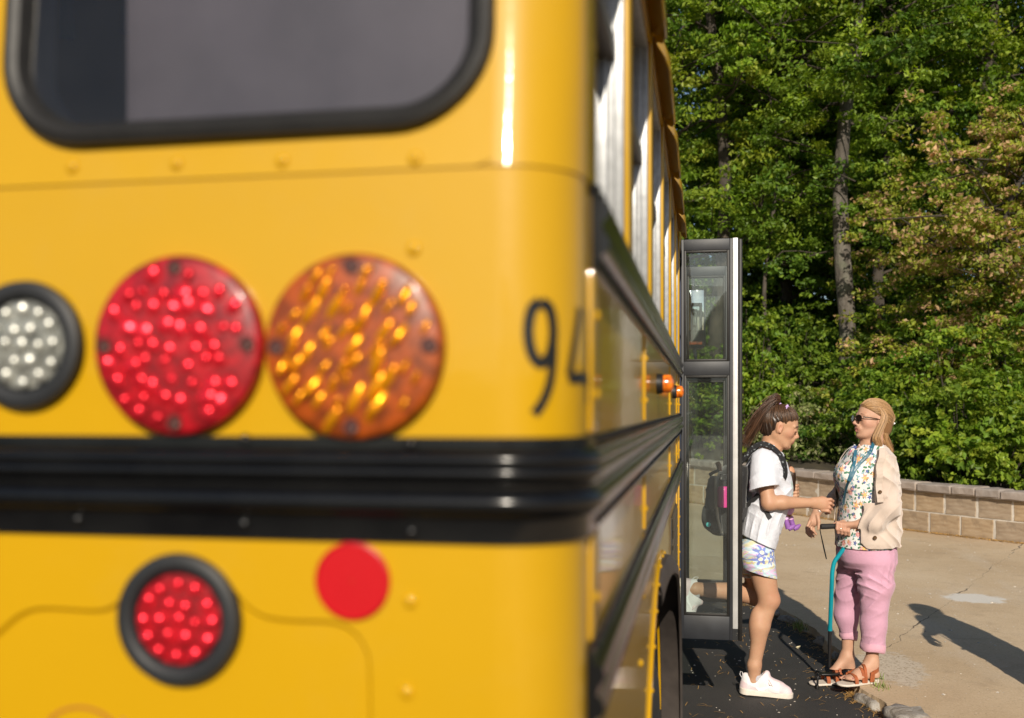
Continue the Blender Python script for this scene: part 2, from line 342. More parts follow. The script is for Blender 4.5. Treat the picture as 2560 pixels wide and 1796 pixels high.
while S < s1:
    p, d = wpos(S); o = link('cap_stone', random.choice(caps), wall); L = random.choice((.62, .8, 1.0, 1.0, 1.25, 1.5))
    p, d = wpos(S + L * .25); o.location = p + Vector((0, 0, wtop(p.x) - .055 + random.uniform(-.004, .004))); o.rotation_euler = (random.uniform(-.01, .01), random.uniform(-.008, .008), math.atan2(d.y, d.x)); o.scale = (L * .985, 1, 1); S += L * .5 + .004
# ---- hillside behind the wall and an unseen far bank, its rise shaped for the door glass reflection
V = []; F = []; nd = 14
for i, p in enumerate(WALL):
    d = (WALL[min(i + 1, len(WALL) - 1)] - WALL[max(i - 1, 0)]).normalized(); q = Vector((d.y, -d.x, 0))
    if q.y < 0: q = -q
    for j in range(nd):
        r = .16 + 70 * (j / (nd - 1)) ** 2.2; z = wtop(p.x) - .13 + r * .07 + .25 * math.sin(p.x + j) * (j > 1)
        V.append((p.x + q.x * r, p.y + q.y * r, z))
for i in range(len(WALL) - 1):
    for j in range(nd - 1): a = i * nd + j; F.append((a, a + 1, a + nd + 1, a + nd))
o = npmesh('hillside', V, F, simple('forest_soil', (.045, .035, .02), .95, var=.5, vs=3, bump=.5, bs=30)); o['kind'] = 'structure'
V = []; F = []; NB = 260
for i in range(NB + 1):
    a = math.radians(-178 + 176 * i / NB); r0 = 62; x = math.cos(a) * (r0 + 10); k = min(1, max(0, (x + 5) / 9)); k = k * k * (3 - 2 * k)
    hgt = 4.2 + 1.0 * math.sin(x * .11 + .6) + .6 * math.sin(x * .37) + .3 * math.sin(x * 1.3) + 6.4 * k * max(0, 1 - max(0, x - 9) / 40)
    for rr, h in ((r0, -.1), (r0 + 3, hgt * .7), (r0 + 10, hgt), (r0 + 40, hgt * 1.1)): V.append((math.cos(a) * rr, math.sin(a) * rr, h))
for i in range(NB):
    for j in range(3): k = i * 4 + j; F.append((k, k + 1, k + 5, k + 4))
o = npmesh('unseen_hill', V, F, simple('wooded_bank', (.035, .05, .02), .95, var=.6, vs=.6, bump=1, bs=3)); o['kind'] = 'structure'
# ================================================================== the school bus
XS, XL, YR, RC, YE = -.119, -2.45, .955, .08, 5.2
XC = (XS + XL) / 2
BL = Vector((XC, 4.0, 0))
bus = thing('school_bus', 'yellow school bus with black rub rails, round lamps and its entry door open', 'bus', BL)
def part(mb, name, mat, parent=None, smooth=40):
    return mb.build(name, mat, parent or bus, smooth, None if parent else -BL)
def paint(name, col, dust=.0):
    t = NT(name); n = t.noise(1.7, 5); d = tuple(x * .93 for x in col)
    c = t.ramp(n, [(.3, d), (.7, col)]); n2 = t.noise(5, 6, .7)
    c = t.mix(t.math('MULTIPLY', t.step(n2, .5, .8), .10 + dust), c, (.42, .31, .12))
    t.col(c); t.set(Roughness=.42, Specular_IOR_Level=.25, Coat_Weight=.6, Coat_Roughness=t.math('ADD', .035, t.math('MULTIPLY', n2, .05)), Coat_IOR=1.5)
    b = t.bump(t.math('ADD', t.noise(30, 3), t.math('MULTIPLY', t.noise(2.2, 2), 6)), .06, .004); t.L(b.outputs[0], t.b.inputs['Coat Normal']); return t.m
YEL = paint('bus_yellow', (.535, .300, .0010)); YEL2 = paint('bus_yellow_trim', (.55, .302, .0010))
t = NT('rail_black'); n = t.noise(12, 5); t.col(t.ramp(n, [(.3, (.003, .003, .0035)), (.75, (.009, .009, .009))])); t.set(Roughness=.2, Specular_IOR_Level=.42); BLK = t.m
RUB = simple('black_rubber', (.014, .013, .012), .5, var=.3, bump=.1, Specular_IOR_Level=.35); DGREY = simple('grommet_rubber', (.020, .021, .023), .5, var=.2, Specular_IOR_Level=.35)
FLARE = simple('fender_rubber', (.055, .045, .040), .6, var=.25)
ALU = simple('window_aluminium', (.36, .37, .38), .42, .35, var=.18, vs=40); STEEL = simple('screw_steel', (.6, .58, .55), .25, 1)
TYRE = simple('tyre_rubber', (.028, .028, .030), .8, var=.3, vs=30, bump=.3); RIM = simple('rim_white', (.5, .5, .5), .4)
GLS = glass('bus_glass', (.58, .58, .61), dirt=.010, refl=1.5); GLD = glass('door_glass', (.88, .92, .90), dirt=.012)
VINYL = simple('seat_vinyl', (.205, .185, .20), .6, var=.22, vs=5, bump=.1); BLUE = simple('blue_vinyl', (.012, .022, .065), .6, var=.25, vs=4); INNER = simple('inner_lining', (.03, .040, .085), .7)
def plan(off=0, y_end=YE, n=14):                 # outline of the body seen from above, from left flank round the rear to right flank
    P = [(XL - off, y_end)]
    for k in range(n + 1): a = math.pi / 2 * k / n; P.append((XL + RC - (RC + off) * math.cos(a), YR + RC - (RC + off) * math.sin(a)))
    for k in range(n + 1): a = math.pi / 2 * k / n; P.append((XS - RC + (RC + off) * math.sin(a), YR + RC - (RC + off) * math.cos(a)))
    return P + [(XS + off, y_end)]
def lean(z):                                     # the upper rear panel tips forward above its seam
    return 0 if z < 1.883 else (z - 1.883) * .115 - max(0, z - 2.0) * .04 - max(0, 1.9 - z) * .02
def leaned(p):
    x, y, z = p; a = min(1, max(0, (y - YR) / (RC + .03))); w = 1 - a * a * (3 - 2 * a); return (x, y + lean(z) * w, z)
# lower rear + corner panels; the flanks are separate (they have the arch and windows)
D = 2560 / 2296
HO = catmull([(-150, 1600, 0), (-60, 1470, 0), (0, 1412, 0), (48, 1374, 0), (100, 1362, 0), (215, 1367, 0), (262, 1350, 0), (300, 1302, 0), (345, 1262, 0), (405, 1243, 0), (465, 1262, 0), (510, 1302, 0), (548, 1350, 0), (590, 1379, 0), (650, 1389, 0), (740, 1393, 0), (790, 1412, 0), (822, 1455, 0), (832, 1520, 0), (834, 1800, 0), (834, 2200, 0)], 6)
HO = [at_y(p.x * D, p.y * D, YR) for p in HO]; HX, HZ = HO[0].x, HO[-1].z; PR = XS - RC
PL = plan(0, 1.06); right = [q for q in PL if q[0] >= PR - 1e-6]; left = [q for q in PL if q[0] < PR - 1e-6]
m = MB(); m.loops([[(x, y, z) for x, y in right] for z in (.60, HZ, 1.53)], False); m.loops([[(x, y, z) for x, y in left + [(HX, YR)]] for z in (.60, HZ, 1.53)], False); m.add([(HX, YR, .60), (PR, YR, .60), (PR, YR, HZ), (HX, YR, HZ)], [(0, 1, 2, 3)])
outer = [Vector((HX, YR, 1.53)), Vector((PR, YR, 1.53)), Vector((PR, YR, HZ))] + HO[::-1]; m.add(outer, [tuple(range(len(outer)))]); part(m, 'lower_rear_panel', YEL, None, 30)
def inset(P, d, y):
    out = []
    for i, p in enumerate(P):
        a, b = P[max(0, i - 1)], P[min(i + 1, len(P) - 1)]; t = Vector((b.x - a.x, 0, b.z - a.z)).normalized(); n = Vector((t.z, 0, -t.x)); out.append(Vector((p.x + n.x * d, y, p.z + n.z * d)))
    return out
m = MB(); H2 = inset(HO, .0045, YR + .0045); m.loops([[p + Vector((0, -.0005, 0)) for p in HO], inset(HO, .0012, YR + .0022), H2], False); H2 = H2 + [Vector((H2[0].x, YR + .0045, H2[-1].z))]; m.add(H2, [tuple(range(len(H2)))]); part(m, 'rear_hatch', YEL, None, 60)
part(MB().loops([[(x, y, z) for x, y in plan(0, 1.06)] for z in (1.60, 1.7, 1.894)], False), 'middle_rear_panel', YEL)
# upper rear panel with two window openings
def rrect(cx, cz, w, h, r, n=10):
    P = []
    for sx, sz, a0 in ((1, 1, 0), (-1, 1, 90), (-1, -1, 180), (1, -1, 270)):
        for k in range(n + 1): a = math.radians(a0 + 90 * k / n); P.append((cx + sx * (w / 2 - r) + r * math.cos(a), cz + sz * (h / 2 - r) + r * math.sin(a)))
    return P
WX0, WX1, WZ0, WZ1, WR = -.733, -.199, 1.920, 2.52, .100
OFFU = .002
def upper_ring(x0, x1, cx):
    hole = rrect(cx, (WZ0 + WZ1) / 2, WX1 - WX0 - .02, WZ1 - WZ0 - .02, WR - .01); z0, z1 = 1.883, 2.66; rings = [[], [], [], []]
    czz = (WZ0 + WZ1) / 2
    for x, z in hole:
        dx, dz = x - cx, z - czz; k = min(((x1 if dx > 0 else x0) - cx) / dx if abs(dx) > 1e-6 else 1e9, ((z1 if dz > 0 else z0) - czz) / dz if abs(dz) > 1e-6 else 1e9)
        ox, oz = cx + dx * k, czz + dz * k
        for i, f in enumerate((0, .0, .5, 1)): rings[i].append(leaned((x + (ox - x) * f, YR - OFFU + (.02 if i == 0 else 0), z + (oz - z) * f)))
    return rings
for nm, a, b in (('r', -.80, XS - RC), ('l', XL + RC, XL + XS + .80)):
    m = MB(); m.loops(upper_ring(a, b, (WX0 + WX1) / 2 if nm == 'r' else XL + XS - (WX0 + WX1) / 2)); part(m, 'upper_rear_panel', YEL, None, 30)
m = MB(); rr = []
for z in (1.883, 1.93, 2.0, 2.2, 2.4, 2.66):
    rr.append([leaned((XS - RC + (RC + OFFU) * math.sin(a), YR + RC - (RC + OFFU) * math.cos(a), z)) for a in [math.pi / 2 * k / 14 for k in range(15)]] + [(XS + OFFU, 1.07, z)])
part(m.loops(rr, False), 'rear_corner_panel', YEL); part(MB().loops([[(XL + XS - x, y, z) for x, y, z in r] for r in rr], False), 'rear_corner_panel', YEL)
part(MB().add([leaned((x, YR - OFFU, z)) for x in (XL + XS + .80, -.80) for z in (1.883, 2.66)], [(0, 1, 3, 2)]), 'rear_door', YEL)
m = MB(); m.loops([[(x, y, 1.883) for x, y in plan(OFFU, 1.06)], [(x, y, 1.883) for x, y in plan(-.004, 1.06)]], False); part(m, 'seam_edge', YEL)
# rear windows: gasket, pane
def rear_window(cx):
    rings = []; cz = (WZ0 + WZ1) / 2
    for ins, off in ((0, .002), (.003, .012), (.012, .016), (.021, .013), (.026, .004), (.029, -.006), (.029, -.045)):
        rings.append([leaned((x, YR - off - OFFU, z)) for x, z in rrect(cx, cz, WX1 - WX0 - 2 * ins, WZ1 - WZ0 - 2 * ins, WR - ins)])
    g = part(MB().loops(rings), 'rear_window', RUB)
    part(MB().add([(x, YR + .006 + (z - 1.929) * .088, z) for x, z in rrect(cx, cz, WX1 - WX0 - .05, WZ1 - WZ0 - .05, WR - .025)], [tuple(range(44))]), 'pane', GLS, g, None)
rear_window((WX0 + WX1) / 2); rear_window(XL + XS - (WX0 + WX1) / 2)
# ribbed black rail round the rear and along both flanks
RAILP = [(-.0285, -.002), (-.0285, .005), (-.040, .0055), (-.0425, .012), (-.046, .017), (-.052, .0185), (-.0555, .0165), (-.057, .0145), (-.0585, .0165), (-.062, .0185), (-.068, .017), (-.0715, .012), (-.074, .008), (-.078, .008), (-.081, .013),
         (-.085, .0185), (-.092, .0205), (-.099, .0185), (-.103, .013), (-.106, .007), (-.110, .0055), (-.131, .005), (-.1325, -.002)]
part(MB().loops([[(x, y, CAM_H + h) for x, y in plan(o, YE)] for h, o in RAILP], False), 'rub_rail', BLK, None, 50)
def flank_rail(h0, h1, y0, y1=YE):
    P = [(0, -.002), (0, .005), (.16, .006), (.20, .016), (.30, .020), (.40, .016), (.46, .011), (.54, .011), (.60, .016), (.70, .020), (.80, .016), (.84, .006), (1, .005), (1, -.002)]
    return part(MB().loops([[(XS + o, y, CAM_H + h0 + (h1 - h0) * t) for t, o in P] for y in (y0, y1)], False, True, True), 'rub_rail', BLK, None, 50)
R1 = flank_rail(.150, .243, 1.10); R3 = flank_rail(-.337, -.250, 1.045)
def dome(r, h, n=10, rings=3): return [(r * math.cos(math.pi / 2 * k / rings), h * math.sin(math.pi / 2 * k / rings)) for k in range(rings)] + [(r * .02, h)]
def rivets(name, mat, pts, r=.0045, h=.003, axis='X', parent=None):
    m = MB()
    for p in pts: m.lathe(dome(r, h, rings=2), p, axis, 6)
    return tag(part(m, name, mat, parent, 60), kind='stuff')
ys = np.arange(1.1, 5.18, .045)
rivets('rail_rivets', BLK, [(XS + .005, y, CAM_H + h) for h in (.157, .237, -.257, -.330, -.034, -.122) for y in ys], .0055, .005)
# flank sheets
AC, AZ, AW, AH = 2.86, .50, .82, .73
arch = [(AC + AW * math.cos(a), AZ + AH * math.sin(a)) for a in [math.pi * (1 - k / 28) for k in range(29)]]
arch = [(y, z) for y, z in arch if z > .62]
def flank(x, name):
    m = MB(); poly = [(1.055, .62), (AC - AW * .985, .62)] + arch + [(AC + AW * .985, .62), (YE, .62), (YE, 1.895), (1.055, 1.895)]
    m.add([(x, y, z) for y, z in poly], [tuple(range(len(poly)))]); return part(m, name, YEL, None, None)
flank(XS, 'flank_panel'); flank(XL, 'flank_panel')
def seam(y, w, z0, z1, off=.004, rv=True):
    s = part(MB().bbox((XS - .002, y, z0), (XS + off, y + w, z1), .0015), 'seam_strip', YEL2)
    if rv:
        pts = [(XS + off, y + w / 2, z) for z in np.arange(z0 + .04, z1 - .01, .085)]; rivets('strip_rivets', YEL2, pts, .007, .005, parent=s)
for y, w in ((1.062, .075), (2.06, .028), (3.62, .025), (4.55, .022), (4.95, .022)):
    for z0, z1 in ((.66, 1.31), (1.405, 1.515), (1.625, 1.795)):
        if not (AC - AW < y < AC + AW and z0 < .7): seam(y, w, z0, z1)
for y in (1.90, 1.945, 1.985): pass
rivets('flank_rivets', YEL2, [(XS, 1.86 + .05 * k, .92 + .12 * k) for k in range(4)] + [(XS, 1.965, z) for z in (.8, .9, 1.0)], .009, .006)
# wheel arch lip, rubber flare, wheels
m = MB(); m.loops([[(XS + o, AC + (AW - i) * math.cos(a), AZ + (AH - i) * math.sin(a)) for o, i in ((.0, -.016), (.006, -.014), (.007, .002), (-.04, .004))] for a in [math.pi * (.97 - .94 * k / 30) for k in range(31)]], False)
lip = part(m, 'arch_lip', YEL2); rivets('lip_rivets', YEL2, [(XS + .006, AC + (AW + .006) * math.cos(a), AZ + (AH + .006) * math.sin(a)) for a in [math.pi * (.95 - .05 * k) for k in range(19)]], .007, .005, parent=lip)
m = MB(); m.loops([[(XS + o * (.35 + .65 * min(1, k / 8)), AC + (AW - i) * math.cos(a), AZ + (AH - i) * math.sin(a)) for o, i in ((.002, -.004), (.030, -.002), (.044, .018), (.046, .05), (.038, .055), (.034, .025), (-.03, .012))] for k, a in [(k, math.pi * (.60 - .60 * k / 22)) for k in range(23)]], False)
part(m, 'fender_flare', FLARE)
m = MB()
for k in range(26):
    a0, a1 = [math.pi * (1 - j / 25) for j in (k, k + 1)] if k < 25 else (0, 0)
    if k < 25:
        m.add([(x, AC + (AW - .002) * math.cos(a), AZ + (AH - .002) * math.sin(a)) for a in (a0, a1) for x in (XS - .02, XS - .75)], [(0, 1, 3, 2)])
m.add([(XS - .75, AC - AW, .4), (XS - .75, AC + AW, .4), (XS - .75, AC + AW, 1.3), (XS - .75, AC - AW, 1.3)], [(0, 1, 2, 3)]); part(m, 'wheel_well', simple('well_black', (.012, .012, .012), .9))
wheels = []
def wheel(x, y, s):
    w = bpy.data.objects.new('wheel', None); COL.objects.link(w); w.parent = bus; w.location = Vector((x, y, .485)) - BL; w.scale = (s, 1, 1)
    return w
tp = [(.26, -.11), (.34, -.125), (.42, -.13), (.462, -.118), (.478, -.095), (.485, -.05), (.485, .05), (.478, .095), (.462, .118), (.42, .13), (.34, .125), (.26, .11)]
mt = MB().lathe(tp, axis='X', n=48)
for k in range(48):
    a = 2 * math.pi * k / 48; c, s = math.cos(a), math.sin(a)
    for x0 in (-.09, -.03, .03): m2 = Matrix.Rotation(a, 4, 'X'); mt.box((x0, .484, -.018), (x0 + .05, .494, .018), m2)
w0 = wheel(XS - .145, AC, 1); ty = mt.build('tyre', TYRE, w0, 40)
ri = MB().lathe([(.262, .10), (.25, .115), (.24, .09), (.20, .05), (.12, .06), (.10, .10), (.02, .105)], axis='X', n=32, cap1=True).build('rim', RIM, w0, 40)
for x, y, s in ((XL + .145, AC, -1), (-.34, 7.35, 1), (XL + .22, 7.35, -1)):
    w = wheel(x, y, s); copy_part(ty, w); copy_part(ri, w)
# vent mesh ahead of the arch
v0 = part(MB().bbox((XS - .01, 3.80, .84), (XS + .003, 4.42, 1.24), .002), 'vent_panel', simple('vent_dark', (.012, .012, .012), .6))
m = MB()
for k in range(-9, 16):
    for s in (1, -1):
        pts = []
        for u in np.linspace(0, 1, 9):
            y = 3.80 + .062 * k + (.40 * u if s > 0 else .40 * (1 - u)) * .8; z = .84 + .40 * u
            if 3.80 <= y <= 4.42: pts.append((XS + .005, y, z))
        if len(pts) > 1: m.tube([pts[0], pts[-1]], .004, 4)
tag(part(m, 'vent_mesh', simple('mesh_grey', (.10, .085, .06), .5, .3), v0), kind='stuff')
# side windows
PIL = [1.10, 1.71, 2.42, 3.13, 3.84, 4.55, 5.16]; PW = .088
ZB, ZT, ZM = 1.893, 2.50, 2.222
for y in PIL: part(MB().bbox((XS - .055, y - PW / 2, ZB - .02), (XS, y + PW / 2, 2.535), .004), 'window_pillar', YEL)
for k in range(6):
    y0, y1 = PIL[k] + PW / 2 + .001, PIL[k + 1] - PW / 2 - .001; x = XS - .008; m = MB()
    for a, b in ((y0, y0 + .022), (y1 - .030, y1)):
        m.bbox((x - .034, a, ZB), (x, b, ZT), .002); g = .012 if a == y0 else -.014
        m.bbox((x - .030, a + (.02 if a == y0 else -.014), ZB + .02), (x - .013, a + (.034 if a == y0 else .002), ZT - .02), .002)
        m.bbox((x - .040, a + (.032 if a == y0 else -.026), ZB + .02), (x - .024, a + (.044 if a == y0 else -.012), ZM), .002)
    m.bbox((x - .034, y0 + .022, ZB), (x - .001, y1 - .030, ZB + .024), .002); m.bbox((x - .034, y0 + .022, ZT - .024), (x - .001, y1 - .030, ZT), .002)
    w = part(m, 'side_window', ALU)
    part(MB().bbox((x - .036, y0 + .02, ZM - .016), (x - .012, y1 - .028, ZM + .018), .002), 'sash_rail', simple('sash_dark', (.10, .085, .075), .5, .2) if k == 0 else bpy.data.materials['sash_dark'], w)
    for z0, z1, dx in ((ZB + .02, ZM - .01, -.034), (ZM + .01, ZT - .02, -.024)):
        part(MB().bbox((x + dx - .004, y0 + .02, z0), (x + dx, y1 - .026, z1), .0005), 'pane', GLS, w, None)
# header, awning visors, roof
part(MB().box((XS - .05, 1.06, 2.5), (XS - .001, YE + 1.2, 2.60)), 'header_panel', YEL, None, None)
part(MB().box((XL + .001, 1.06, 1.895), (XL + .05, YE + 1.2, 2.60)), 'header_panel', YEL, None, None)
for k in range(6):
    y0, y1 = PIL[k] + .005, PIL[k + 1] - .005; m = MB(); P = [(-.004, 2.560), (.030, 2.535), (.038, 2.515), (.038, 2.483), (.034, 2.483), (.030, 2.51), (-.004, 2.53)]; rings = []
    for t, s in ((0, .25), (.06, .75), (.16, 1), (.84, 1), (.94, .75), (1, .25)): rings.append([(XS + (o * s if o > 0 else o), y0 + (y1 - y0) * t, 2.55 + (z - 2.55) * (.4 + .6 * s)) for o, z in P])
    part(m.loops(rings, True, True, True), 'window_visor', YEL2)
m = MB(); rr = []
for y, sc in ((YR + .10, .88), (YR + .22, .97), (YR + .5, 1), (6.4, 1), (6.9, .94)):
    ring = []
    for k in range(25):
        a = math.pi * k / 24; cx = XC - (XS - XC) * 0; ring.append((XC + (XS - .01 - XC) * math.copysign(abs(math.cos(a)) ** .55, math.cos(a)), y, 2.59 + .36 * sc * math.sin(a) ** .6))
    rr.append(ring)
m.loops(rr, False, True, True); part(m, 'roof', YEL)
# interior
m = MB(); m.box((XL + .06, 1.1, .98), (XS - .06, 6.3, 1.0)); part(m, 'floor', INNER, None, None)
def bus_seat(x0, x1, y, mat, zt=2.42):
    m = MB(); m.bbox((x0, y, 1.45), (x1, y + .09, zt), .03); m.bbox((x0, y + .09, 1.40), (x1, y + .45, 1.52), .03); part(m, 'bus_seat', mat)
bus_seat(-.688, -.17, 1.10, VINYL, 2.56)
for k in range(1, 6):
    bus_seat(-1.08, -.19, 1.25 + .72 * k, BLUE, 2.25); bus_seat(XL + .06, XL + .95, 1.25 + .72 * k, BLUE, 2.25)
bus_seat(XL + .06, XL + .6, 1.10, VINYL)
part(MB().tube([(-1.16, 1.9, 2.42), (-1.16, 1.9, 2.52), (-1.30, 1.9, 2.52), (-1.30, 1.9, 2.42)], .014, 8), 'grab_handle', simple('handle_grey', (.25, .30, .38), .4))
# ---- lamps
def lens_mat(name, col, rough=.22, metal=0, coat=.35, cr=.12):
    t = NT(name); n = t.noise(60, 3); t.col(t.mix(t.step(n, .35, .65), tuple(c * .6 for c in col), tuple(min(1, c * 1.35) for c in col))); t.set(Roughness=rough, Metallic=metal, Coat_Weight=coat, Coat_Roughness=cr); return t.m
RED_L, RED_D = lens_mat('red_lens', (.30, .003, .008), .4), lens_mat('red_led', (1.0, .022, .04), .26, .65, 0)
AMB_L, AMB_D = lens_mat('amber_lens', (.27, .048, .002), .4), lens_mat('amber_led', (1.0, .29, .004), .26, .65, 0)
CLR_L, CLR_D = lens_mat('clear_lens', (.26, .26, .23), .3, .3), lens_mat('clear_led', (.50, .50, .45), .34, .7, 0)
t = NT('red_reflector'); v = t.voro(420); t.col(t.mix(v.outputs['Distance'], (.44, .005, .010), (.50, .010, .014))); t.set(Roughness=.35, Specular_IOR_Level=.3); t.bump(v.outputs['Distance'], .25, .001); REDP = t.m
def led_mesh(name, mat, r, h):
    m = MB().lathe([(r, 0), (r * .94, h * .35), (r * .75, h * .68), (r * .42, h * .92), (r * .05, h)], axis='Y', n=12, cap1=True); o = m.build(name, mat, None, 60); me = o.data; bpy.data.objects.remove(o); return me
LED = {k: led_mesh('led', m, .0098, .0058) for k, m in (('red', RED_D), ('amber', AMB_D))}
LEDS = {k: led_mesh('led', m, .0068, .006) for k, m in (('red', RED_D), ('clear', CLR_D))}
SCREW = led_mesh('screw', simple('dull_screw', (.12, .07, .06), .45, .5), .0038, .0025)
BARM = lens_mat('amber_led_shade', (.06, .02, .004), .4)
def round_lamp(c, col, lens, big=True, mirror=False):
    c = Vector(c)
    if mirror: c.x = XL + XS - c.x
    if big:
        b = part(MB().lathe([(.0905, -.002), (.0915, .010), (.0895, .0155), (.085, .0175), (.05, .0185), (.004, .019)], c, 'Y', 56, cap1=True), 'warning_lamp', lens, None, 50)
        pts = []
        for i in range(-5, 6):
            for j in range(-5, 6):
                x, z = (i + .5 * (j % 2)) * .0202 + random.uniform(-.0052, .0052), j * .0178 + random.uniform(-.0048, .0048)
                if math.hypot(x, z) < .078 and not (abs(x) > .062 and abs(z) < .016) and not (abs(z) > .062 and abs(x) < .016): pts.append((x, z))
        for x, z in pts:
            o = link('led', LED[col], b, c + Vector((x, -.0178, z))); s = random.choice((.7, .85, 1.0, 1.15, 1.35)) * random.uniform(.9, 1.1); o.rotation_euler = (random.uniform(-.7, .7), random.uniform(0, 3), random.uniform(-.7, .7)); o.location.y += random.uniform(0, .0025)
            o.scale = (s, 1, s * random.uniform(.7, 1)) if col == 'red' else (s * .5, 1.1, s * 1.45)
            if col == 'amber': o.rotation_euler = (random.uniform(-.5, .5), math.radians(32 + random.uniform(-8, 8)), random.uniform(-.5, .5))
        for a in (0, 90, 180, 270):
            q = c + Vector((.078 * math.cos(math.radians(a)), -.0178, .078 * math.sin(math.radians(a))))
            part(MB().lathe([(.0085, 0), (.008, .0012), (.0005, .0012)], q, 'Y', 14), 'recess_shade_disc', simple('recess_shade', (.055, .008, .005), .5) if 'recess_shade' not in bpy.data.materials else bpy.data.materials['recess_shade'], b)  # raised disc coloured dark for the shade inside a screw hole
            link('screw', SCREW, b, q + Vector((.003, -.001, -.003)))
    else:
        b = part(MB().lathe([(.066, 0), (.0675, .006), (.066, .013), (.060, .016), (.052, .0155), (.0485, .011), (.047, .004)], c, 'Y', 48), 'round_lamp', DGREY, None, 50)
        part(MB().lathe([(.0475, .004), (.046, .009), (.03, .011), (.003, .0115)], c, 'Y', 40, cap1=True), 'lens', lens, b, 50)
        for ring, r in ((1, 0), (6, .0165), (12, .033), (0, 0)):
            for k in range(ring):
                a = 2 * math.pi * k / max(1, ring) + .3 * r; o = link('led', LEDS[col], b, c + Vector((r * 1.13 * math.cos(a), -.0102, r * 1.13 * math.sin(a)))); o.rotation_euler = (random.uniform(-.5, .5), 0, random.uniform(-.5, .5)); q_ = random.uniform(.95, 1.3); o.scale = (q_, 1, q_); o.location += Vector((random.uniform(-.002, .002), 0, random.uniform(-.002, .002)))
for mi in (False, True):
    round_lamp(at_y(458, 866, YR), 'red', RED_L, mirror=mi); round_lamp(at_y(893, 869, YR), 'amber', AMB_L, mirror=mi)
    round_lamp(at_y(72, 864, YR), 'clear', CLR_L, False, mi); round_lamp(at_y(451, 1547, YR) + Vector((0, .004, 0)), 'red', RED_L, False, mi)
    c = at_y(883, 1452, YR)
    if mi: c.x = XL + XS - c.x
    part(MB().lathe([(.0385, 0), (.0385, .004), (.0365, .005), (.0355, .0035), (.001, .0037)], c, 'Y', 40), 'reflector', REDP)
# rear rivets, one object each
RV = led_mesh('rivet', YEL2, .0075, .0045); RVB = led_mesh('rivet', BLK, .006, .005)
D = 2560 / 2296
for x, y in ((163, 375), (397, 368), (634, 362), (932, 357), (928, 558), (920, 1348), (912, 1552)):
    p = at_y(x * D, y * D, YR); p.y += lean(p.z) - (OFFU if p.z > 1.88 else 0); link('rivet', RV, bus, p - BL)
for x, y in ((175, 1165), (547, 1175), (922, 1193), (550, 986), (922, 996)):
    p = at_y(x * D, y * D, YR - .005); link('rivet', RVB, bus, p - BL)
m = MB(); ce = at_y(205, 1846, YR + .0045); m.loops([[ce + Vector((math.cos(a) * (.042 + .0), -o, math.sin(a) * .030)) * 1 if False else Vector((ce.x + math.cos(a) * r * 1.35, YR + .0043 - o, ce.z + math.sin(a) * r)) for a in [2 * math.pi * k / 40 for k in range(40)]] for r, o in ((.034, 0), (.034, .001), (.031, .001), (.031, 0))])
m.lathe(dome(.003, .001), (ce.x + .047, YR + .0043, ce.z + .021), 'Y', 8); part(m, 'oval_emblem', simple('emblem_brown', (.36, .13, .02), .45))
# the number, wrapped round the corner
def ang_of(px):
    lo, hi = 0, math.pi / 2
    for _ in range(40):
        a = (lo + hi) / 2; X, Y = XS - RC + RC * math.sin(a), YR + RC - RC * math.cos(a); q = (X * math.cos(YAW) + Y * math.sin(YAW)) / (-X * math.sin(YAW) + Y * math.cos(YAW)) * FPX + 1280
        if q < px: lo = a
        else: hi = a
    return a
def onc(px, py):
    a = ang_of(px); X, Y = XS - RC + (RC) * math.sin(a), YR + RC - RC * math.cos(a); dep = -X * math.sin(YAW) + Y * math.cos(YAW); return a * RC, CAM_H + (1020 - py) / FPX * dep
def glyph(strokes, name):
    m = MB()
    for pts, w in strokes:
        P = catmull([(*onc(x, y), 0) for x, y in pts], 10) if len(pts) > 2 else [Vector((*onc(x, y), 0)).lerp(Vector((*onc(*pts[1]), 0)), 0) for x, y in pts[:1]] + [Vector((*onc(*pts[0]), 0)).lerp(Vector((*onc(*pts[1]), 0)), k / 10) for k in range(1, 11)]
        L = []; Rr = []
        for i, p in enumerate(P):
            t = (P[min(i + 1, len(P) - 1)] - P[max(0, i - 1)]).normalized(); ww = w[0] + (w[1] - w[0]) * i / (len(P) - 1); n = Vector((-t.y, t.x, 0)) * ww
            for lst, q in ((L, p + n), (Rr, p - n)):
                a = q.x / RC
                if a <= math.pi / 2: lst.append((XS - RC + (RC + .0012) * math.sin(a), YR + RC - (RC + .0012) * math.cos(a), q.y))
                else: lst.append((XS + .0012, YR + RC + (a - math.pi / 2) * RC, q.y))
        m.loops([L, Rr], False)
    return part(m, name, simple('decal_black', (.008, .008, .008), .4) if 'decal_black' not in bpy.data.materials else bpy.data.materials['decal_black'], None, None)
glyph([([(1351, 754), (1329, 775), (1320, 830), (1330, 885), (1352, 908), (1374, 885), (1382, 830), (1374, 775), (1351, 754)], (.0056, .0056)), ([(1382, 835), (1381, 900), (1373, 960), (1356, 1005), (1335, 1036)], (.0050, .0050))], 'digit_nine')
glyph([([(1446, 770), (1421, 940)], (.0050, .0050)), ([(1419, 945), (1461, 945)], (.0056, .0056))], 'digit_four')
z0_, z1_ = onc(1440, 1010)[1], onc(1446, 765)[1]; zb_ = onc(1440, 945)[1]; part(MB().box((XS + .0005, 1.040, z0_), (XS + .0013, 1.051, z1_)), 'digit_stem', bpy.data.materials['decal_black'], None, None); part(MB().box((XS + .0005, 1.030, zb_ - .0056), (XS + .0011, 1.0600, zb_ + .0056)), 'digit_bar', bpy.data.materials['decal_black'], None, None)
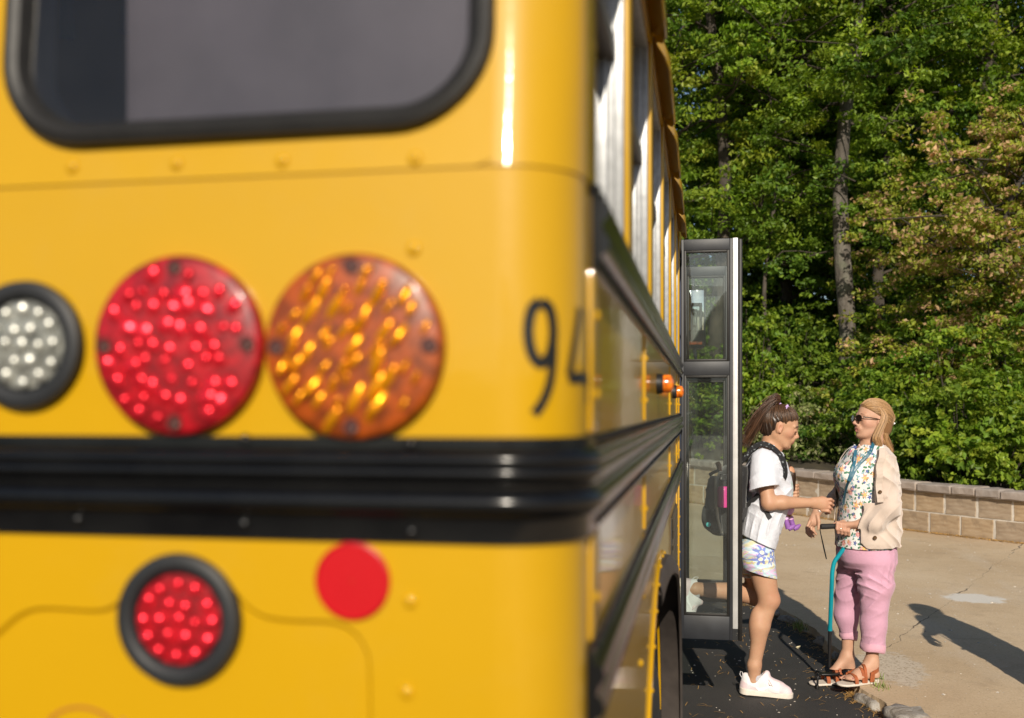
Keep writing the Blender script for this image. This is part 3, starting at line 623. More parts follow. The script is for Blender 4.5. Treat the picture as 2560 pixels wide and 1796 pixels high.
# side marker lamps
for px, py, Y in ((1641, 961, 2.64), (1682, 979, 3.97)):
    z = CAM_H + .062; b = part(MB().lathe([(.026, 0), (.026, .012), (.024, .016), (.0235, .017)], (XS, Y, z), 'X', 28), 'marker_lamp', RUB)
    part(MB().lathe([(.0232, .016), (.0235, .030), (.021, .038), (.012, .043), (.001, .044)], (XS, Y, z), 'X', 28), 'lens', lens_mat('marker_amber', (.75, .17, .01), .18) if 'marker_amber' not in bpy.data.materials else bpy.data.materials['marker_amber'], b)
# ---- entry door: two outward leaves
FRM = simple('door_frame_grey', (.024, .026, .031), .5, .1, var=.2); SILV = simple('edge_silver', (.55, .55, .55), .45, .3, var=.12)
def leaf(y, x1, sgn, dz=0):
    x0, th = XS + .004, .034; zt, zb = 2.509, .472; j = .016; ya, yb = y, y + th
    xs = x1 - .048; m = MB()
    m.bbox((x0, ya, zb), (x0 + j, yb, zt), .003); m.bbox((xs - j, ya, zb), (xs, yb, zt), .003)
    for z0, z1 in ((zb, .592), (1.815, 1.886), (2.452, zt)): m.bbox((x0 + j - .001, ya + .001, z0), (xs - j + .001, yb - .001, z1), .003)
    d = part(m, 'door_leaf', FRM)
    for z0, z1 in ((.592, 1.815), (1.886, 2.452)):
        g = part(MB().bbox((x0 + j, ya + .004, z0), (x0 + j + .012, yb - .004, z1), .002).bbox((xs - j - .012, ya + .004, z0), (xs - j, yb - .004, z1), .002).bbox((x0 + j + .012, ya + .004, z0), (xs - j - .012, yb - .004, z0 + .012), .002).bbox((x0 + j + .012, ya + .004, z1 - .012), (xs - j - .012, yb - .004, z1), .002), 'gasket', RUB, d)
        part(MB().box((x0 + j + .01, ya + .014, z0 + .01), (xs - j - .01, ya + .019, z1 - .01)), 'pane', GLD, d, None)
    part(MB().bbox((xs + .0005, ya - .002, zb + .06), (xs + .026, yb, zt + .001), .002), 'edge_trim', SILV, d)
    part(MB().bbox((xs + .0265, ya + .001, zb), (x1, yb + .004, zt - .004), .004).bbox((xs + .032, ya - .004, zb), (x1 - .004, ya + .003, zt - .006), .002), 'rubber_edge', RUB, d)
    return d
leaf(5.25, .192, 1); leaf(6.27, .192, -1)
part(MB().tube([(.06, 5.30, 2.45), (.0, 5.55, 2.47), (-.2, 5.75, 2.47)], .008, 8), 'door_link', FRM)
m = MB()
for k, (z, x) in enumerate(((.40, -.13), (.62, -.42), (.82, -.70))): m.bbox((x - .32, 5.28, z - .03), (x, 6.22, z), .006); m.box((x - .33, 5.28, z), (x - .32, 6.22, z + .19))
part(m, 'entry_steps', simple('step_tread', (.04, .04, .042), .7), None, None)
part(MB().box((XS - .5, 5.205, .45), (XS - .002, 5.225, 2.55)).box((XS - .5, 6.30, .45), (XS - .002, 6.32, 2.55)).box((XS - .85, 5.225, .45), (XS - .84, 6.3, 2.0)), 'stepwell_panel', INNER, None, None)
part(MB().bbox((XS - .06, YE, 2.5), (XS - .002, 6.33, 2.6), .003), 'door_header', YEL)
# front end
m = MB(); m.bbox((XL + .03, 6.325, .55), (XS - .02, 6.75, 1.95), .03); part(m, 'cowl_panel', YEL)
m = MB(); rr = []
for y, w, zt in ((6.74, 1.0, 1.62), (7.2, .97, 1.55), (7.8, .92, 1.42), (8.15, .80, 1.25), (8.22, .7, 1.1)):
    rr.append([(XC + 1.10 * w * math.copysign(abs(math.cos(a)) ** .35, math.cos(a)), y, .62 + (zt - .62) * abs(math.sin(a)) ** .4) for a in [math.pi * k / 20 for k in range(21)]])
m.loops(rr, False, True, True); part(m, 'hood', YEL)
m = MB(); m.loops([[(XS - .55 + o, 7.35 + (.56 - i) * math.cos(a), .60 + (.56 - i) * math.sin(a)) for o, i in ((.0, .0), (.46, .0), (.525, .03), (.525, .06), (.46, .07))] for a in [math.pi * (1 - k / 20) for k in range(21)]], False); part(m, 'front_fender', YEL)
part(MB().add([(XL + .12, 6.55, 1.95), (XS - .10, 6.55, 1.95), (XS - .14, 6.42, 2.58), (XL + .16, 6.42, 2.58)], [(0, 1, 2, 3)]), 'windscreen', GLS, None, None)
part(MB().bbox((XS - .09, 6.33, 1.9), (XS - .02, 6.42, 2.6), .01).bbox((XL + .02, 6.33, 1.9), (XL + .09, 6.42, 2.6), .01), 'windscreen_pillar', YEL)
# mirror on its arm by the front corner
hs = part(MB().bbox((-.155, 6.93, 2.045), (.013, 7.00, 2.455), .03), 'side_mirror', simple('mirror_black', (.010, .010, .011), .35))
MIR = NT('mirror_glass'); MIR.col((.8, .82, .84)); MIR.set(Metallic=1.0, Roughness=.02)
part(MB().bbox((-.143, 6.925, 2.17), (.001, 6.9295, 2.44), .001), 'mirror_glass', MIR.m, hs)
part(MB().bbox((-.14, 6.925, 2.075), (-.01, 6.9295, 2.10), .001), 'orange_reflection', AMB_L, hs)  # amber strip put in for the orange reflection below the mirror glass
part(MB().tube([(-.16, 6.75, 2.58), (-.07, 6.95, 2.60), (-.07, 6.96, 2.44)], .011, 8).tube([(-.16, 6.75, 1.9), (-.05, 6.96, 1.93), (-.06, 6.96, 2.06)], .011, 8), 'mirror_arm', FRM, hs)
# ================================================================== people: smooth distance-field bodies and clothes
A_ = lambda *p: np.array(p, np.float64)
def smooth_rows(rows, n=8):
    r = np.array(sorted(rows), float); k = len(r); P = np.concatenate([[2 * r[0] - r[1]], r, [2 * r[-1] - r[-2]]]); out = []
    for i in range(1, k):
        for j in range(n):
            t = j / n; a, b, c, d = P[i - 1:i + 3]; q = .5 * (2 * b + (c - a) * t + (2 * a - 5 * b + 4 * c - d) * t * t + (3 * b - a - 3 * c + d) * t ** 3); q[0] = b[0] + (c[0] - b[0]) * t; out.append(q)
    return np.array(out + [r[-1]])
class Sdf:
    def __init__(s, lo, hi, h):
        s.h = h; s.lo = np.array(lo, float); s.n = np.ceil((np.array(hi) - s.lo) / h).astype(int) + 1
        s.f = np.full(s.n, .05, np.float32); s.ax = [(s.lo[i] + h * np.arange(s.n[i])).astype(np.float32) for i in range(3)]
    def win(s, lo, hi):
        a = np.clip(np.floor((np.array(lo) - s.lo) / s.h).astype(int), 0, s.n); b = np.clip(np.ceil((np.array(hi) - s.lo) / s.h).astype(int) + 1, 0, s.n)
        w = tuple(slice(i, j) for i, j in zip(a, b))
        return w, s.ax[0][w[0]][:, None, None], s.ax[1][w[1]][None, :, None], s.ax[2][w[2]][None, None, :]
    def comb(s, w, d, k, sub):
        a = s.f[w]
        if a.size == 0: return
        if sub: d = -d; hh = np.maximum(k - np.abs(a - d), 0) / k; s.f[w] = np.maximum(a, d) + hh * hh * k * .25
        else: hh = np.maximum(k - np.abs(a - d), 0) / k; s.f[w] = np.minimum(a, d) - hh * hh * k * .25
    def cone(s, a, b, ra, rb, k=.012, flat=None, sub=False):
        a = np.array(a, float); b = np.array(b, float); m = max(ra, rb) + k + 3 * s.h; w, X, Y, Z = s.win(np.minimum(a, b) - m, np.maximum(a, b) + m)
        px, py, pz = X - a[0], Y - a[1], Z - a[2]; v = b - a
        t = np.clip((px * v[0] + py * v[1] + pz * v[2]) / max(1e-9, v @ v), 0, 1)
        qx, qy, qz = px - t * v[0], py - t * v[1], pz - t * v[2]; r = ra + (rb - ra) * t
        if flat is not None:
            n, f = np.array(flat[0], float), flat[1]; n = n / np.linalg.norm(n); e = (qx * n[0] + qy * n[1] + qz * n[2]) * (f - 1); qx, qy, qz = qx + e * n[0], qy + e * n[1], qz + e * n[2]
            d = (np.sqrt(qx * qx + qy * qy + qz * qz) - r) / (1 + (f - 1) * .5)
        else: d = np.sqrt(qx * qx + qy * qy + qz * qz) - r
        s.comb(w, d, k, sub)
    def chain(s, P, R, k=.008, flat=None):
        for i in range(len(P) - 1): s.cone(P[i], P[i + 1], R[i], R[i + 1], k, flat)
    def ell(s, c, r, R=None, k=.015, sub=False):
        c = np.array(c, float); r = np.array(r, float); m = r.max() + k + 3 * s.h; w, X, Y, Z = s.win(c - m, c + m); p = (X - c[0], Y - c[1], Z - c[2])
        if R is not None: p = tuple(p[0] * R[0, i] + p[1] * R[1, i] + p[2] * R[2, i] for i in range(3))
        k0 = np.sqrt(sum((p[i] / r[i]) ** 2 for i in range(3))); k1 = np.sqrt(sum((p[i] / r[i] ** 2) ** 2 for i in range(3))) + 1e-6
        s.comb(w, k0 * (k0 - 1) / k1, k, sub)
    def loft(s, rows, k=.012, p=2.4, sub=False, grow=0):      # rows (z, cx, rx, cy, ry): a stack of rounded cross-sections
        r = smooth_rows(rows); z0, z1 = r[0, 0], r[-1, 0]; m = r[:, (2, 4)].max() + k + .03
        w, X, Y, Z = s.win((r[:, 1].min() - m, r[:, 3].min() - m, z0 - .03), (r[:, 1].max() + m, r[:, 3].max() + m, z1 + .03)); zz = Z.ravel()
        cx, rx, cy, ry = [np.interp(zz, r[:, 0], r[:, i])[None, None, :].astype(np.float32) for i in (1, 2, 3, 4)]; rx = rx + grow; ry = ry + grow
        q = (np.abs((X - cx) / rx) ** p + np.abs((Y - cy) / ry) ** p) ** (1 / p); d = (q - 1) * np.minimum(rx, ry)
        d = np.maximum(d, np.maximum(z0 - Z, Z - z1)); s.comb(w, d, k, sub)
    def loftr(s, o, R, sc, rows, k=.01, p=2.15):                # same in a turned frame; rows (z, front, back, half width)
        r = smooth_rows(rows) * sc; m = np.abs(r).max() + .03; w, X, Y, Z = s.win(np.array(o) - m, np.array(o) + m); q = (X - o[0], Y - o[1], Z - o[2])
        x, y, z = [q[0] * R[0, i] + q[1] * R[1, i] + q[2] * R[2, i] for i in range(3)]; zz = np.clip(z, r[0, 0], r[-1, 0])
        fr, bk, hw = [np.interp(zz, r[:, 0], r[:, i]).astype(np.float32) for i in (1, 2, 3)]; cx = (fr * .45 + bk * .55); rx = np.where(x > cx, fr - cx, cx - bk)
        d = ((np.abs((x - cx) / rx) ** p + np.abs(y / hw) ** p) ** (1 / p) - 1) * np.minimum(rx, hw) * .9; d = np.where((z < r[0, 0]) | (z > r[-1, 0]), np.sqrt(np.maximum(d, 0) ** 2 + (z - zz) ** 2) + .0005, d); s.comb(w, d.astype(np.float32), k, False)
    def cut(s, c, n, k=.004, lo=None, hi=None):               # remove everything on the side n points to
        n = np.array(n, float); n /= np.linalg.norm(n); w, X, Y, Z = s.win(s.lo if lo is None else lo, s.lo + s.n * s.h if hi is None else hi)
        s.comb(w, -((X - c[0]) * n[0] + (Y - c[1]) * n[1] + (Z - c[2]) * n[2]), k, True)
    def displace(s, fn, band=.02):
        i = np.nonzero(np.abs(s.f) < band); s.f[i] += fn(s.ax[0][i[0]], s.ax[1][i[1]], s.ax[2][i[2]]).astype(np.float32)
    def mesh(s):
        f = s.f; g = (f < 0); c = np.zeros(np.array(f.shape) - 1, np.uint8)
        for i in (0, 1):
            for j in (0, 1):
                for k in (0, 1): c += g[i:i + c.shape[0], j:j + c.shape[1], k:k + c.shape[2]]
        ii = np.nonzero((c > 0) & (c < 8)); n = len(ii[0]); idx = np.full(c.shape, -1, np.int32); idx[ii] = np.arange(n)
        cv = {(i, j, k): f[ii[0] + i, ii[1] + j, ii[2] + k] for i in (0, 1) for j in (0, 1) for k in (0, 1)}
        acc = np.zeros((n, 3)); cnt = np.zeros(n)
        for a in range(3):
            for u in (0, 1):
                for v in (0, 1):
                    o = [u, v]; o.insert(a, 0); e = list(o); e[a] = 1; fa, fb = cv[tuple(o)], cv[tuple(e)]; x = (fa < 0) != (fb < 0)
                    t = np.where(x, fa / np.where(fa == fb, 1, fa - fb), 0)
                    p = np.tile(np.array(o, float), (n, 1)); p[:, a] = t; acc[x] += p[x]; cnt[x] += 1
        V = (np.stack(ii, 1) + acc / cnt[:, None]) * s.h + s.lo; F = []
        for a in range(3):
            b, d = (a + 1) % 3, (a + 2) % 3; sl0 = [slice(None)] * 3; sl1 = [slice(None)] * 3; sl0[a] = slice(0, -1); sl1[a] = slice(1, None)
            g0, g1 = g[tuple(sl0)], g[tuple(sl1)]; e = np.nonzero(g0 != g1); e = np.stack(e, 1); ok = (e[:, b] > 0) & (e[:, d] > 0) & (e[:, b] < f.shape[b] - 1) & (e[:, d] < f.shape[d] - 1); e = e[ok]
            q = []
            for db, dd in ((1, 1), (0, 1), (0, 0), (1, 0)): z = e.copy(); z[:, b] -= db; z[:, d] -= dd; q.append(idx[z[:, 0], z[:, 1], z[:, 2]])
            q = np.stack(q, 1); fl = ~g0[e[:, 0], e[:, 1], e[:, 2]]; q[fl] = q[fl][:, ::-1]; F.append(q)
        F = np.concatenate(F); return V, F[(F >= 0).all(1)]
def frame(px, py, Z, z=0):
    """root on the ground under a photograph pixel, and a function pixel -> metres in that root's frame (x right, y away, z up)"""
    r = at_depth(px, py, Z); r.z = z
    def P(x, y, d=0): q = at_depth(x, y, Z + d) - r; return A_(q.dot(RT), q.dot(FW), q.z)
    return r, P
def ztab(P, rows, cy=0):                                       # (py, x_left, x_right, half depth [, cy]) -> loft rows
    out = []
    for r in rows: a, b = P(r[1], r[0]), P(r[2], r[0]); out.append((a[2], (a[0] + b[0]) / 2, (b[0] - a[0]) / 2, r[4] if len(r) > 4 else cy, r[3]))
    return out
def headbasis(fx, pitch, yaw):                                  # facing fx (+1 right, -1 left), pitch down, yaw towards the viewer
    f = A_(fx * math.cos(pitch) * math.cos(yaw), -math.sin(yaw) * math.cos(pitch), -math.sin(pitch)); l = np.cross((0, 0, 1), f); l /= np.linalg.norm(l); return np.stack([f, l, np.cross(f, l)], 1)
def head(S, o, R, sc, age=0):
    T = lambda *q: o + R @ (np.array(q) * sc)
    e = lambda c, r, k=.01, sub=False: S.ell(T(*c), np.array(r) * sc, R, k, sub); cn = lambda a, b, ra, rb, k=.01, sub=False: S.cone(T(*a), T(*b), ra * sc, rb * sc, k, None, sub)
    S.loftr(o, R, sc, [(.119, .004, -.025, .012), (.112, .030, -.052, .027), (.092, .060, -.080, .049), (.060, .0805, -.098, .0660), (.030, .0865, -.104, .0710), (.012, .0815, -.101, .0700), (-.008, .0825, -.095, .0680), (-.025, .0845, -.082, .0660), (-.045, .0850, -.058, .0575), (-.060, .0840, -.040, .0520), (-.075, .0825, -.020, .0450), (-.088, .0845, .000, .0360), (-.098, .0775, .022, .0250), (-.104, .067, .036, .014)], .01, 2.0)
    for s in (-1, 1): e((.046, s * .040, -.010), (.024, .016, .020), .025); cn((.066, s * .044, .027), (.0805, s * .012, .0265), .008, .008, .014); cn((-.015, s * .050, -.045), (.045, s * .028, -.082), .012, .010, .03)
    for s in (-1, 1): e((.108, s * .037, .009), (.018, .013, .0095), .014, True); e((.0745, s * .0315, .0075), (.0125, .0140, .0115), .003)
    cn((.081, 0, .016), (.0975 + .004 * age, 0, -.018), .0075, .0092, .014); e((.1010 + .004 * age, 0, -.0205), (.0090, .0095, .0080), .008)
    for s in (-1, 1): e((.0925, s * .0115, -.0265), (.0095, .0066, .0066), .007)
    e((.080, 0, -.046), (.0130, .027, .018), .014)
    for s in (-1, 1):
        sp = .004 * age; cn((.0895, 0, -.0470), (.0830, s * .0130, -.0480), .0050, .0044, .004); cn((.0830, s * .0130, -.0480), (.0720, s * .0245, -.0520 + sp), .0044, .0022, .004)
        cn((.0875, 0, -.0590 - sp), (.0810, s * .0120, -.0590 - sp), .0056, .0050, .004); cn((.0810, s * .0120, -.0590 - sp), (.0715, s * .0235, -.0545 + sp * .6), .0050, .0022, .004)
        cn((.0970, 0, -.0530 - sp * .3), (.0780, s * .0225, -.0530 + sp * .4), .0018 + .0016 * age, .0012, .002, True)
    for s in (-1, 1): e((-.010, s * .070, -.002), (.018, .010, .030), .008); e((-.006, s * .081, .003), (.009, .007, .015), .004, True); e((-.002, s * .077, -.022), (.007, .005, .008), .004)
    return T
SKINC = {}
def skin(name, rough=.45):
    t = NT(name); a = t.node('Attribute'); a.attribute_name = 'tint'; n = t.noise(22, 5, .65); c = t.mix(t.math('MULTIPLY', t.step(n, .35, .7), .30), a.outputs['Color'], (.42, .19, .12)); c = t.mix(t.math('MULTIPLY', t.step(t.noise(9, 4), .5, .75), .25), c, (.58, .36, .24)); t.col(c)
    t.set(Roughness=rough + .08, Subsurface_Weight=.05, Subsurface_Scale=.012, Specular_IOR_Level=.4); t.b.inputs['Subsurface Radius'].default_value = (1, .35, .2); t.bump(t.noise(160, 3), .10, .002); return t.m
def tints(V, base, spots):
    C = np.tile(np.array(base), (len(V), 1))
    for c, r, col, w in spots: d = np.linalg.norm((V - c) / np.array(r), axis=1); k = np.clip(1.4 - d, 0, 1)[:, None] * w; C = C * (1 - k) + np.array(col) * k
    return C
def hairmat(name, dark, light, rough=.38):
    t = NT(name); a = t.node('Attribute'); a.attribute_name = 'tint'; t.col(a.outputs['Color']); t.set(Roughness=rough, Specular_IOR_Level=.5); t.bump(t.noise(300, 2), .2, .002); return t.m
def strands(paths, r, g, dark, light, n=4, taper=.45):        # paths (m, k, 3): thin tubes, each with its own shade
    Pp = np.asarray(paths, float); M, K, _ = Pp.shape; tg = np.gradient(Pp, axis=1); tg /= np.linalg.norm(tg, axis=2)[..., None] + 1e-9
    u = np.cross(tg, A_(.31, .9, .2)); u /= np.linalg.norm(u, axis=2)[..., None] + 1e-9; w = np.cross(tg, u)
    rad = r * (.6 + .8 * g.random(M))[:, None] * (1 - (1 - taper) * np.linspace(0, 1, K) ** 2)[None, :]
    V = np.stack([Pp + (u * math.cos(2 * math.pi * j / n) + w * math.sin(2 * math.pi * j / n)) * rad[..., None] for j in range(n)], 2).reshape(-1, 3)
    b = (np.arange(M)[:, None, None] * K + np.arange(K - 1)[None, :, None]) * n; j = np.arange(n)[None, None, :]; j2 = (j + 1) % n
    F = np.stack([b + j, b + j2, b + n + j2, b + n + j], -1).reshape(-1, 4)
    mixv = g.random(M); C = np.array(dark) * (1 - mixv[:, None]) + np.array(light) * mixv[:, None]; return V, F, np.repeat(C, K * n, 0)
def scalp_paths(T, R, sc, starts, tie, g, lift=1.075, k=14, ctr=(-.009, 0, .030), rad=(.098, .0735, .0905)):
    c = np.array(ctr); rd = np.array(rad); out = []
    tq = (np.array(tie) - c) / rd; tl = np.linalg.norm(tq); tq = tq / tl
    for s in starts:
        sq = (np.array(s) - c) / rd; sl_ = np.linalg.norm(sq); sq = sq / sl_; om = math.acos(max(-1, min(1, sq @ tq))); P = []
        jit = g.normal(size=3) * .03; rr = lift + g.normal() * .010
        for i in range(k):
            f = i / (k - 1); q = (math.sin((1 - f) * om) * sq + math.sin(f * om) * tq) / max(1e-6, math.sin(om)) + jit * math.sin(math.pi * f); q /= np.linalg.norm(q)
            P.append(T(*(c + q * rd * (.985 + (rr - .985) * min(1, f / .22) ** .6 + (.02 * math.sin(math.pi * f))))))
        out.append(P)
    return np.array(out)
def folds(a, *waves):                                           # creases: soft valleys with sharp crests, fading in and out
    def fn(x, y, z):
        o = 0
        for kx, ky, kz, ph, w in waves:
            u = kx * x + ky * y + kz * z + ph; warp = 1.1 * np.sin(9 * x + 7 * z + ph) + .7 * np.sin(17 * z - 13 * y + 2 * ph); m = .5 + .5 * np.sin(11 * x - 8 * z + 15 * y + 3 * ph + 1.2 * np.sin(14 * z + ph))
            o = o + w * m * m * ((1 - np.abs(np.sin(.42 * u + 1.6 * warp))) ** 1.6 * 1.5 - .5)
        return -a * o
    return fn
def cloth(name, col, rough=.85, weave=900, var=.08, bump=.25, **k):
    t = NT(name); n = t.noise(6, 4); t.col(t.ramp(n, [(.3, tuple(c * (1 - var) for c in col)), (.7, col)])); t.set(Roughness=rough, Sheen_Weight=.2, **k); t.bump(t.math('ADD', t.noise(weave, 2), t.math('MULTIPLY', t.noise(60, 3), 3)), bump, .003); return t.m
def flowers(t, c, scale, col, rad, petals=5, core=(.85, .83, .72), seed=0, soft=.02, cr=.28, rand=.9, thr=0, sy=.8):
    """scatter of simple petalled flowers printed on a cloth, in the plane facing sideways"""
    tc = t.node('TexCoord'); sp = t.node('SeparateXYZ'); t.L(tc.outputs['Object'], sp.inputs[0]); cb = t.node('CombineXYZ'); t.L(t.math('ADD', t.math('ADD', sp.outputs[0], t.math('MULTIPLY', sp.outputs[1], sy)), seed), cb.inputs[0]); t.L(sp.outputs[2], cb.inputs[1])
    v = t.node('TexVoronoi', voronoi_dimensions='2D'); v.inputs['Scale'].default_value = scale; v.inputs['Randomness'].default_value = rand; t.L(cb.outputs[0], v.inputs['Vector'])
    sc = t.node('VectorMath', operation='SCALE'); t.L(cb.outputs[0], sc.inputs[0]); sc.inputs['Scale'].default_value = scale
    ps = t.node('VectorMath', operation='SCALE'); t.L(v.outputs['Position'], ps.inputs[0]); ps.inputs['Scale'].default_value = scale
    df = t.node('VectorMath', operation='SUBTRACT'); t.L(cb.outputs[0], df.inputs[0]); t.L(v.outputs['Position'], df.inputs[1]); dd = t.node('SeparateXYZ'); t.L(df.outputs[0], dd.inputs[0])
    th = t.math('ARCTAN2', dd.outputs[1], dd.outputs[0]); ln = t.node('VectorMath', operation='LENGTH'); t.L(df.outputs[0], ln.inputs[0]); r = t.math('MULTIPLY', ln.outputs['Value'], scale)
    cs = t.node('SeparateColor'); t.L(v.outputs['Color'], cs.inputs[0]); rr = t.math('MULTIPLY', rad, t.math('ADD', .7, t.math('MULTIPLY', cs.outputs[0], .5)))
    pr = t.math('MULTIPLY', rr, t.math('ADD', .72, t.math('MULTIPLY', t.math('COSINE', t.math('MULTIPLY', t.math('ADD', th, t.math('MULTIPLY', cs.outputs[1], 6.28)), petals)), .28)))
    on = t.math('GREATER_THAN', cs.outputs[2], thr); msk = t.math('MULTIPLY', t.step(t.math('SUBTRACT', pr, r), 0, soft), on); cm = t.math('MULTIPLY', t.math('LESS_THAN', r, t.math('MULTIPLY', rr, cr)), on)
    return t.mix(cm, t.mix(msk, c, col), core)
def ribbon(pts, nrm, w, th=.0015):                              # flat strap: pts, facing normals, half width
    m = MB(); rings = []
    for i, p in enumerate(pts):
        tg = Vector(pts[min(i + 1, len(pts) - 1)]) - Vector(pts[max(0, i - 1)]); n = Vector(nrm[i] if isinstance(nrm, list) else nrm); s = tg.cross(n).normalized() * w; n = s.cross(tg).normalized() * th
        if n.dot(Vector(nrm[i] if isinstance(nrm, list) else nrm)) < 0: n = -n
        p = Vector(p); rings.append([p - s, p + s, p + s + n, p - s + n])
    return m.loops(rings, True, True, True)
def V3(a): return Vector((float(a[0]), float(a[1]), float(a[2])))
def onsurf(V, P, axis_sign=-1, off=.002, rad=.012):             # push points onto the nearest-to-viewer surface of a mesh (same x, z)
    out = []
    for p in P:
        d = (np.abs(V[:, 0] - p[0]) < rad) & (np.abs(V[:, 2] - p[2]) < rad)
        y = V[d, 1].min() if d.any() else p[1]; out.append(A_(p[0], y - off, p[2]))
    return out
# ------------------------------------------------------------------ the girl
gr, G = frame(1905, 1733, 5.90, 0)
girl = thing('person', 'girl with a ponytail in white t-shirt and floral shorts stepping off the bus', 'person', gr, YAW, 'people by the bus door')
SK1 = skin('girl_skin'); g = np.random.default_rng(5)
S = Sdf(G(1685, 1760, -.36) - .02, G(2110, 985, .36) + .02, .0036)
S.loft(ztab(G, [(1125, 1900, 1945, .08), (1150, 1890, 1948, .12), (1200, 1880, 1955, .135), (1290, 1872, 1935, .115), (1350, 1862, 1922, .14), (1400, 1862, 1920, .14)]), .02)
ho = G(1950, 1070, 0); HR = headbasis(1, math.radians(17), math.radians(8)); HT = head(S, ho, HR, 1.08)
S.cone(HT(-.030, 0, -.04), G(1921, 1138), .050, .056, .03); S.cone(HT(-.010, 0, -.06), G(1932, 1140), .042, .048, .02)
for s in (-1, 1): S.cone(G(1920, 1132, .04 * s), G(1907, 1152, .125 * s), .042, .044, .03)
sh, el, wr = G(1905, 1158, -.145), G(1922, 1259, -.20), G(2035, 1258, -.17)
S.cone(sh, el, .044, .040, .02); S.cone(el, G(1955, 1257, -.2), .040, .039, .02); S.cone(G(1955, 1257, -.2), wr, .039, .0255, .02, ((0, 1, .1), 1.12))
S.cone(wr, G(2058, 1262, -.165), .029, .035, .012, ((0, 1, 0), 1.7)); S.cone(wr, G(2058, 1255, -.165), .028, .030, .012, ((0, 1, 0), 1.7))
for i, (y0, ln) in enumerate(((1250, 1.05), (1259, 1.1), (1268, 1.0), (1276, .85))):
    b = 2061 - i * 1.2; S.chain([G(b - 3, y0, -.168), G(b + 15 * ln, y0 - 1 + i, -.172), G(b + 20 * ln, y0 + 3 + i, -.150), G(b + 9 * ln, y0 + 6 + i, -.135)], [.0098, .0090, .0082, .0070], .004)
S.chain([G(2038, 1250, -.15), G(2055, 1246, -.128), G(2070, 1250, -.12), G(2080, 1256, -.125)], [.016, .012, .0095, .008], .006)
el2 = G(1950, 1262, .22); S.cone(G(1915, 1158, .145), el2, .046, .042, .02); wl = G(1972, 1232, .06); S.cone(el2, wl, .042, .029, .02)
S.cone(wl, G(1982, 1226, .0), .030, .028, .012, ((1, 0, 0), 1.5))
for i in range(4):
    y0 = 1214 + 8.5 * i; S.chain([G(1984, y0, .012), G(1994, y0, -.012), G(1990, y0 + 1, -.034), G(1978, y0 + 1, -.036)], [.0098, .0092, .0088, .0078], .004)
S.chain([G(1980, 1218, -.0), G(1976, 1208, -.022), G(1984, 1205, -.03)], [.012, .010, .008], .005)
# legs
hp, kn, an = G(1897, 1385, -.08), G(1922, 1500, -.10), G(1886, 1664, -.09)
S.cone(hp, kn, .083, .058, .03); S.cone(kn, G(1902, 1566, -.1), .053, .049, .02); S.cone(G(1902, 1566, -.1), an, .049, .035, .02); S.ell(G(1892, 1562, -.1), (.042, .047, .10), None, .03); S.ell(G(1934, 1500, -.1), (.028, .036, .040), None, .03)
S.cone(an, G(1886, 1700, -.09), .039, .030, .02); S.cone(G(1880, 1705, -.09), G(1930, 1717, -.11), .022, .020, .02)
hp2, kn2, an2 = G(1888, 1378, .085), G(1890, 1490, .13), G(1737, 1473, .06)
S.cone(hp2, kn2, .080, .058, .03); S.cone(kn2, G(1840, 1480, .11), .057, .056, .02); S.cone(G(1840, 1480, .11), an2, .055, .038, .02)
S.cone(an2, G(1716, 1475, .06), .038, .030, .02); S.cone(G(1716, 1470, .06), G(1714, 1500, .06), .022, .018, .02)
V, F = S.mesh(); base = (.49, .280, .172)
C = tints(V, base, [(HT(.086, 0, -.054), (.014, .028, .011), (.42, .13, .11), .75), (HT(.055, -.05, -.02), (.03, .03, .03), (.52, .24, .16), .5), (HT(.105, 0, -.02), (.02, .02, .02), (.50, .22, .15), .4), (HT(.080, -.033, .008), (.012, .018, .012), (.36, .17, .11), .5), (HT(-.008, -.075, 0), (.02, .02, .03), (.52, .21, .14), .5), (G(2075, 1262, -.16), (.05, .05, .06), (.52, .25, .17), .5), (G(1935, 1495, -.14), (.05, .04, .05), (.45, .21, .13), .5)])
body = npmesh('body', V, F, SK1, girl, True, C); GV = V
# face details
BROW = simple('brown_brow', (.05, .028, .018), .7)
def facebit(name, pts, r, mat, T, par, flat=1):
    MB().tube([V3(T(*p)) for p in pts], r, 6, True, flat).build(name, mat, par, 60)
for s in (-1,):
    facebit('eyebrow', [(.0850, s * .016, .0300), (.0860, s * .028, .0340), (.0805, s * .043, .0325), (.0705, s * .0555, .0275)], [.0018, .0026, .0024, .0014], BROW, HT, girl)
    facebit('eyelash', [(.0845, s * .024, .0030), (.0868, s * .031, .0008), (.0838, s * .041, .0014), (.0765, s * .0505, .004)], [.0009, .0015, .0018, .001], BROW, HT, girl); facebit('lip_gap_shade', [(.0885, 0, -.0530), (.0835, s * .012, -.0530), (.0735, s * .023, -.0525)], [.0012, .0013, .0009], simple('lip_shade', (.20, .06, .05), .6), HT, girl)  # last tube: shade between the lips put in as a dark line
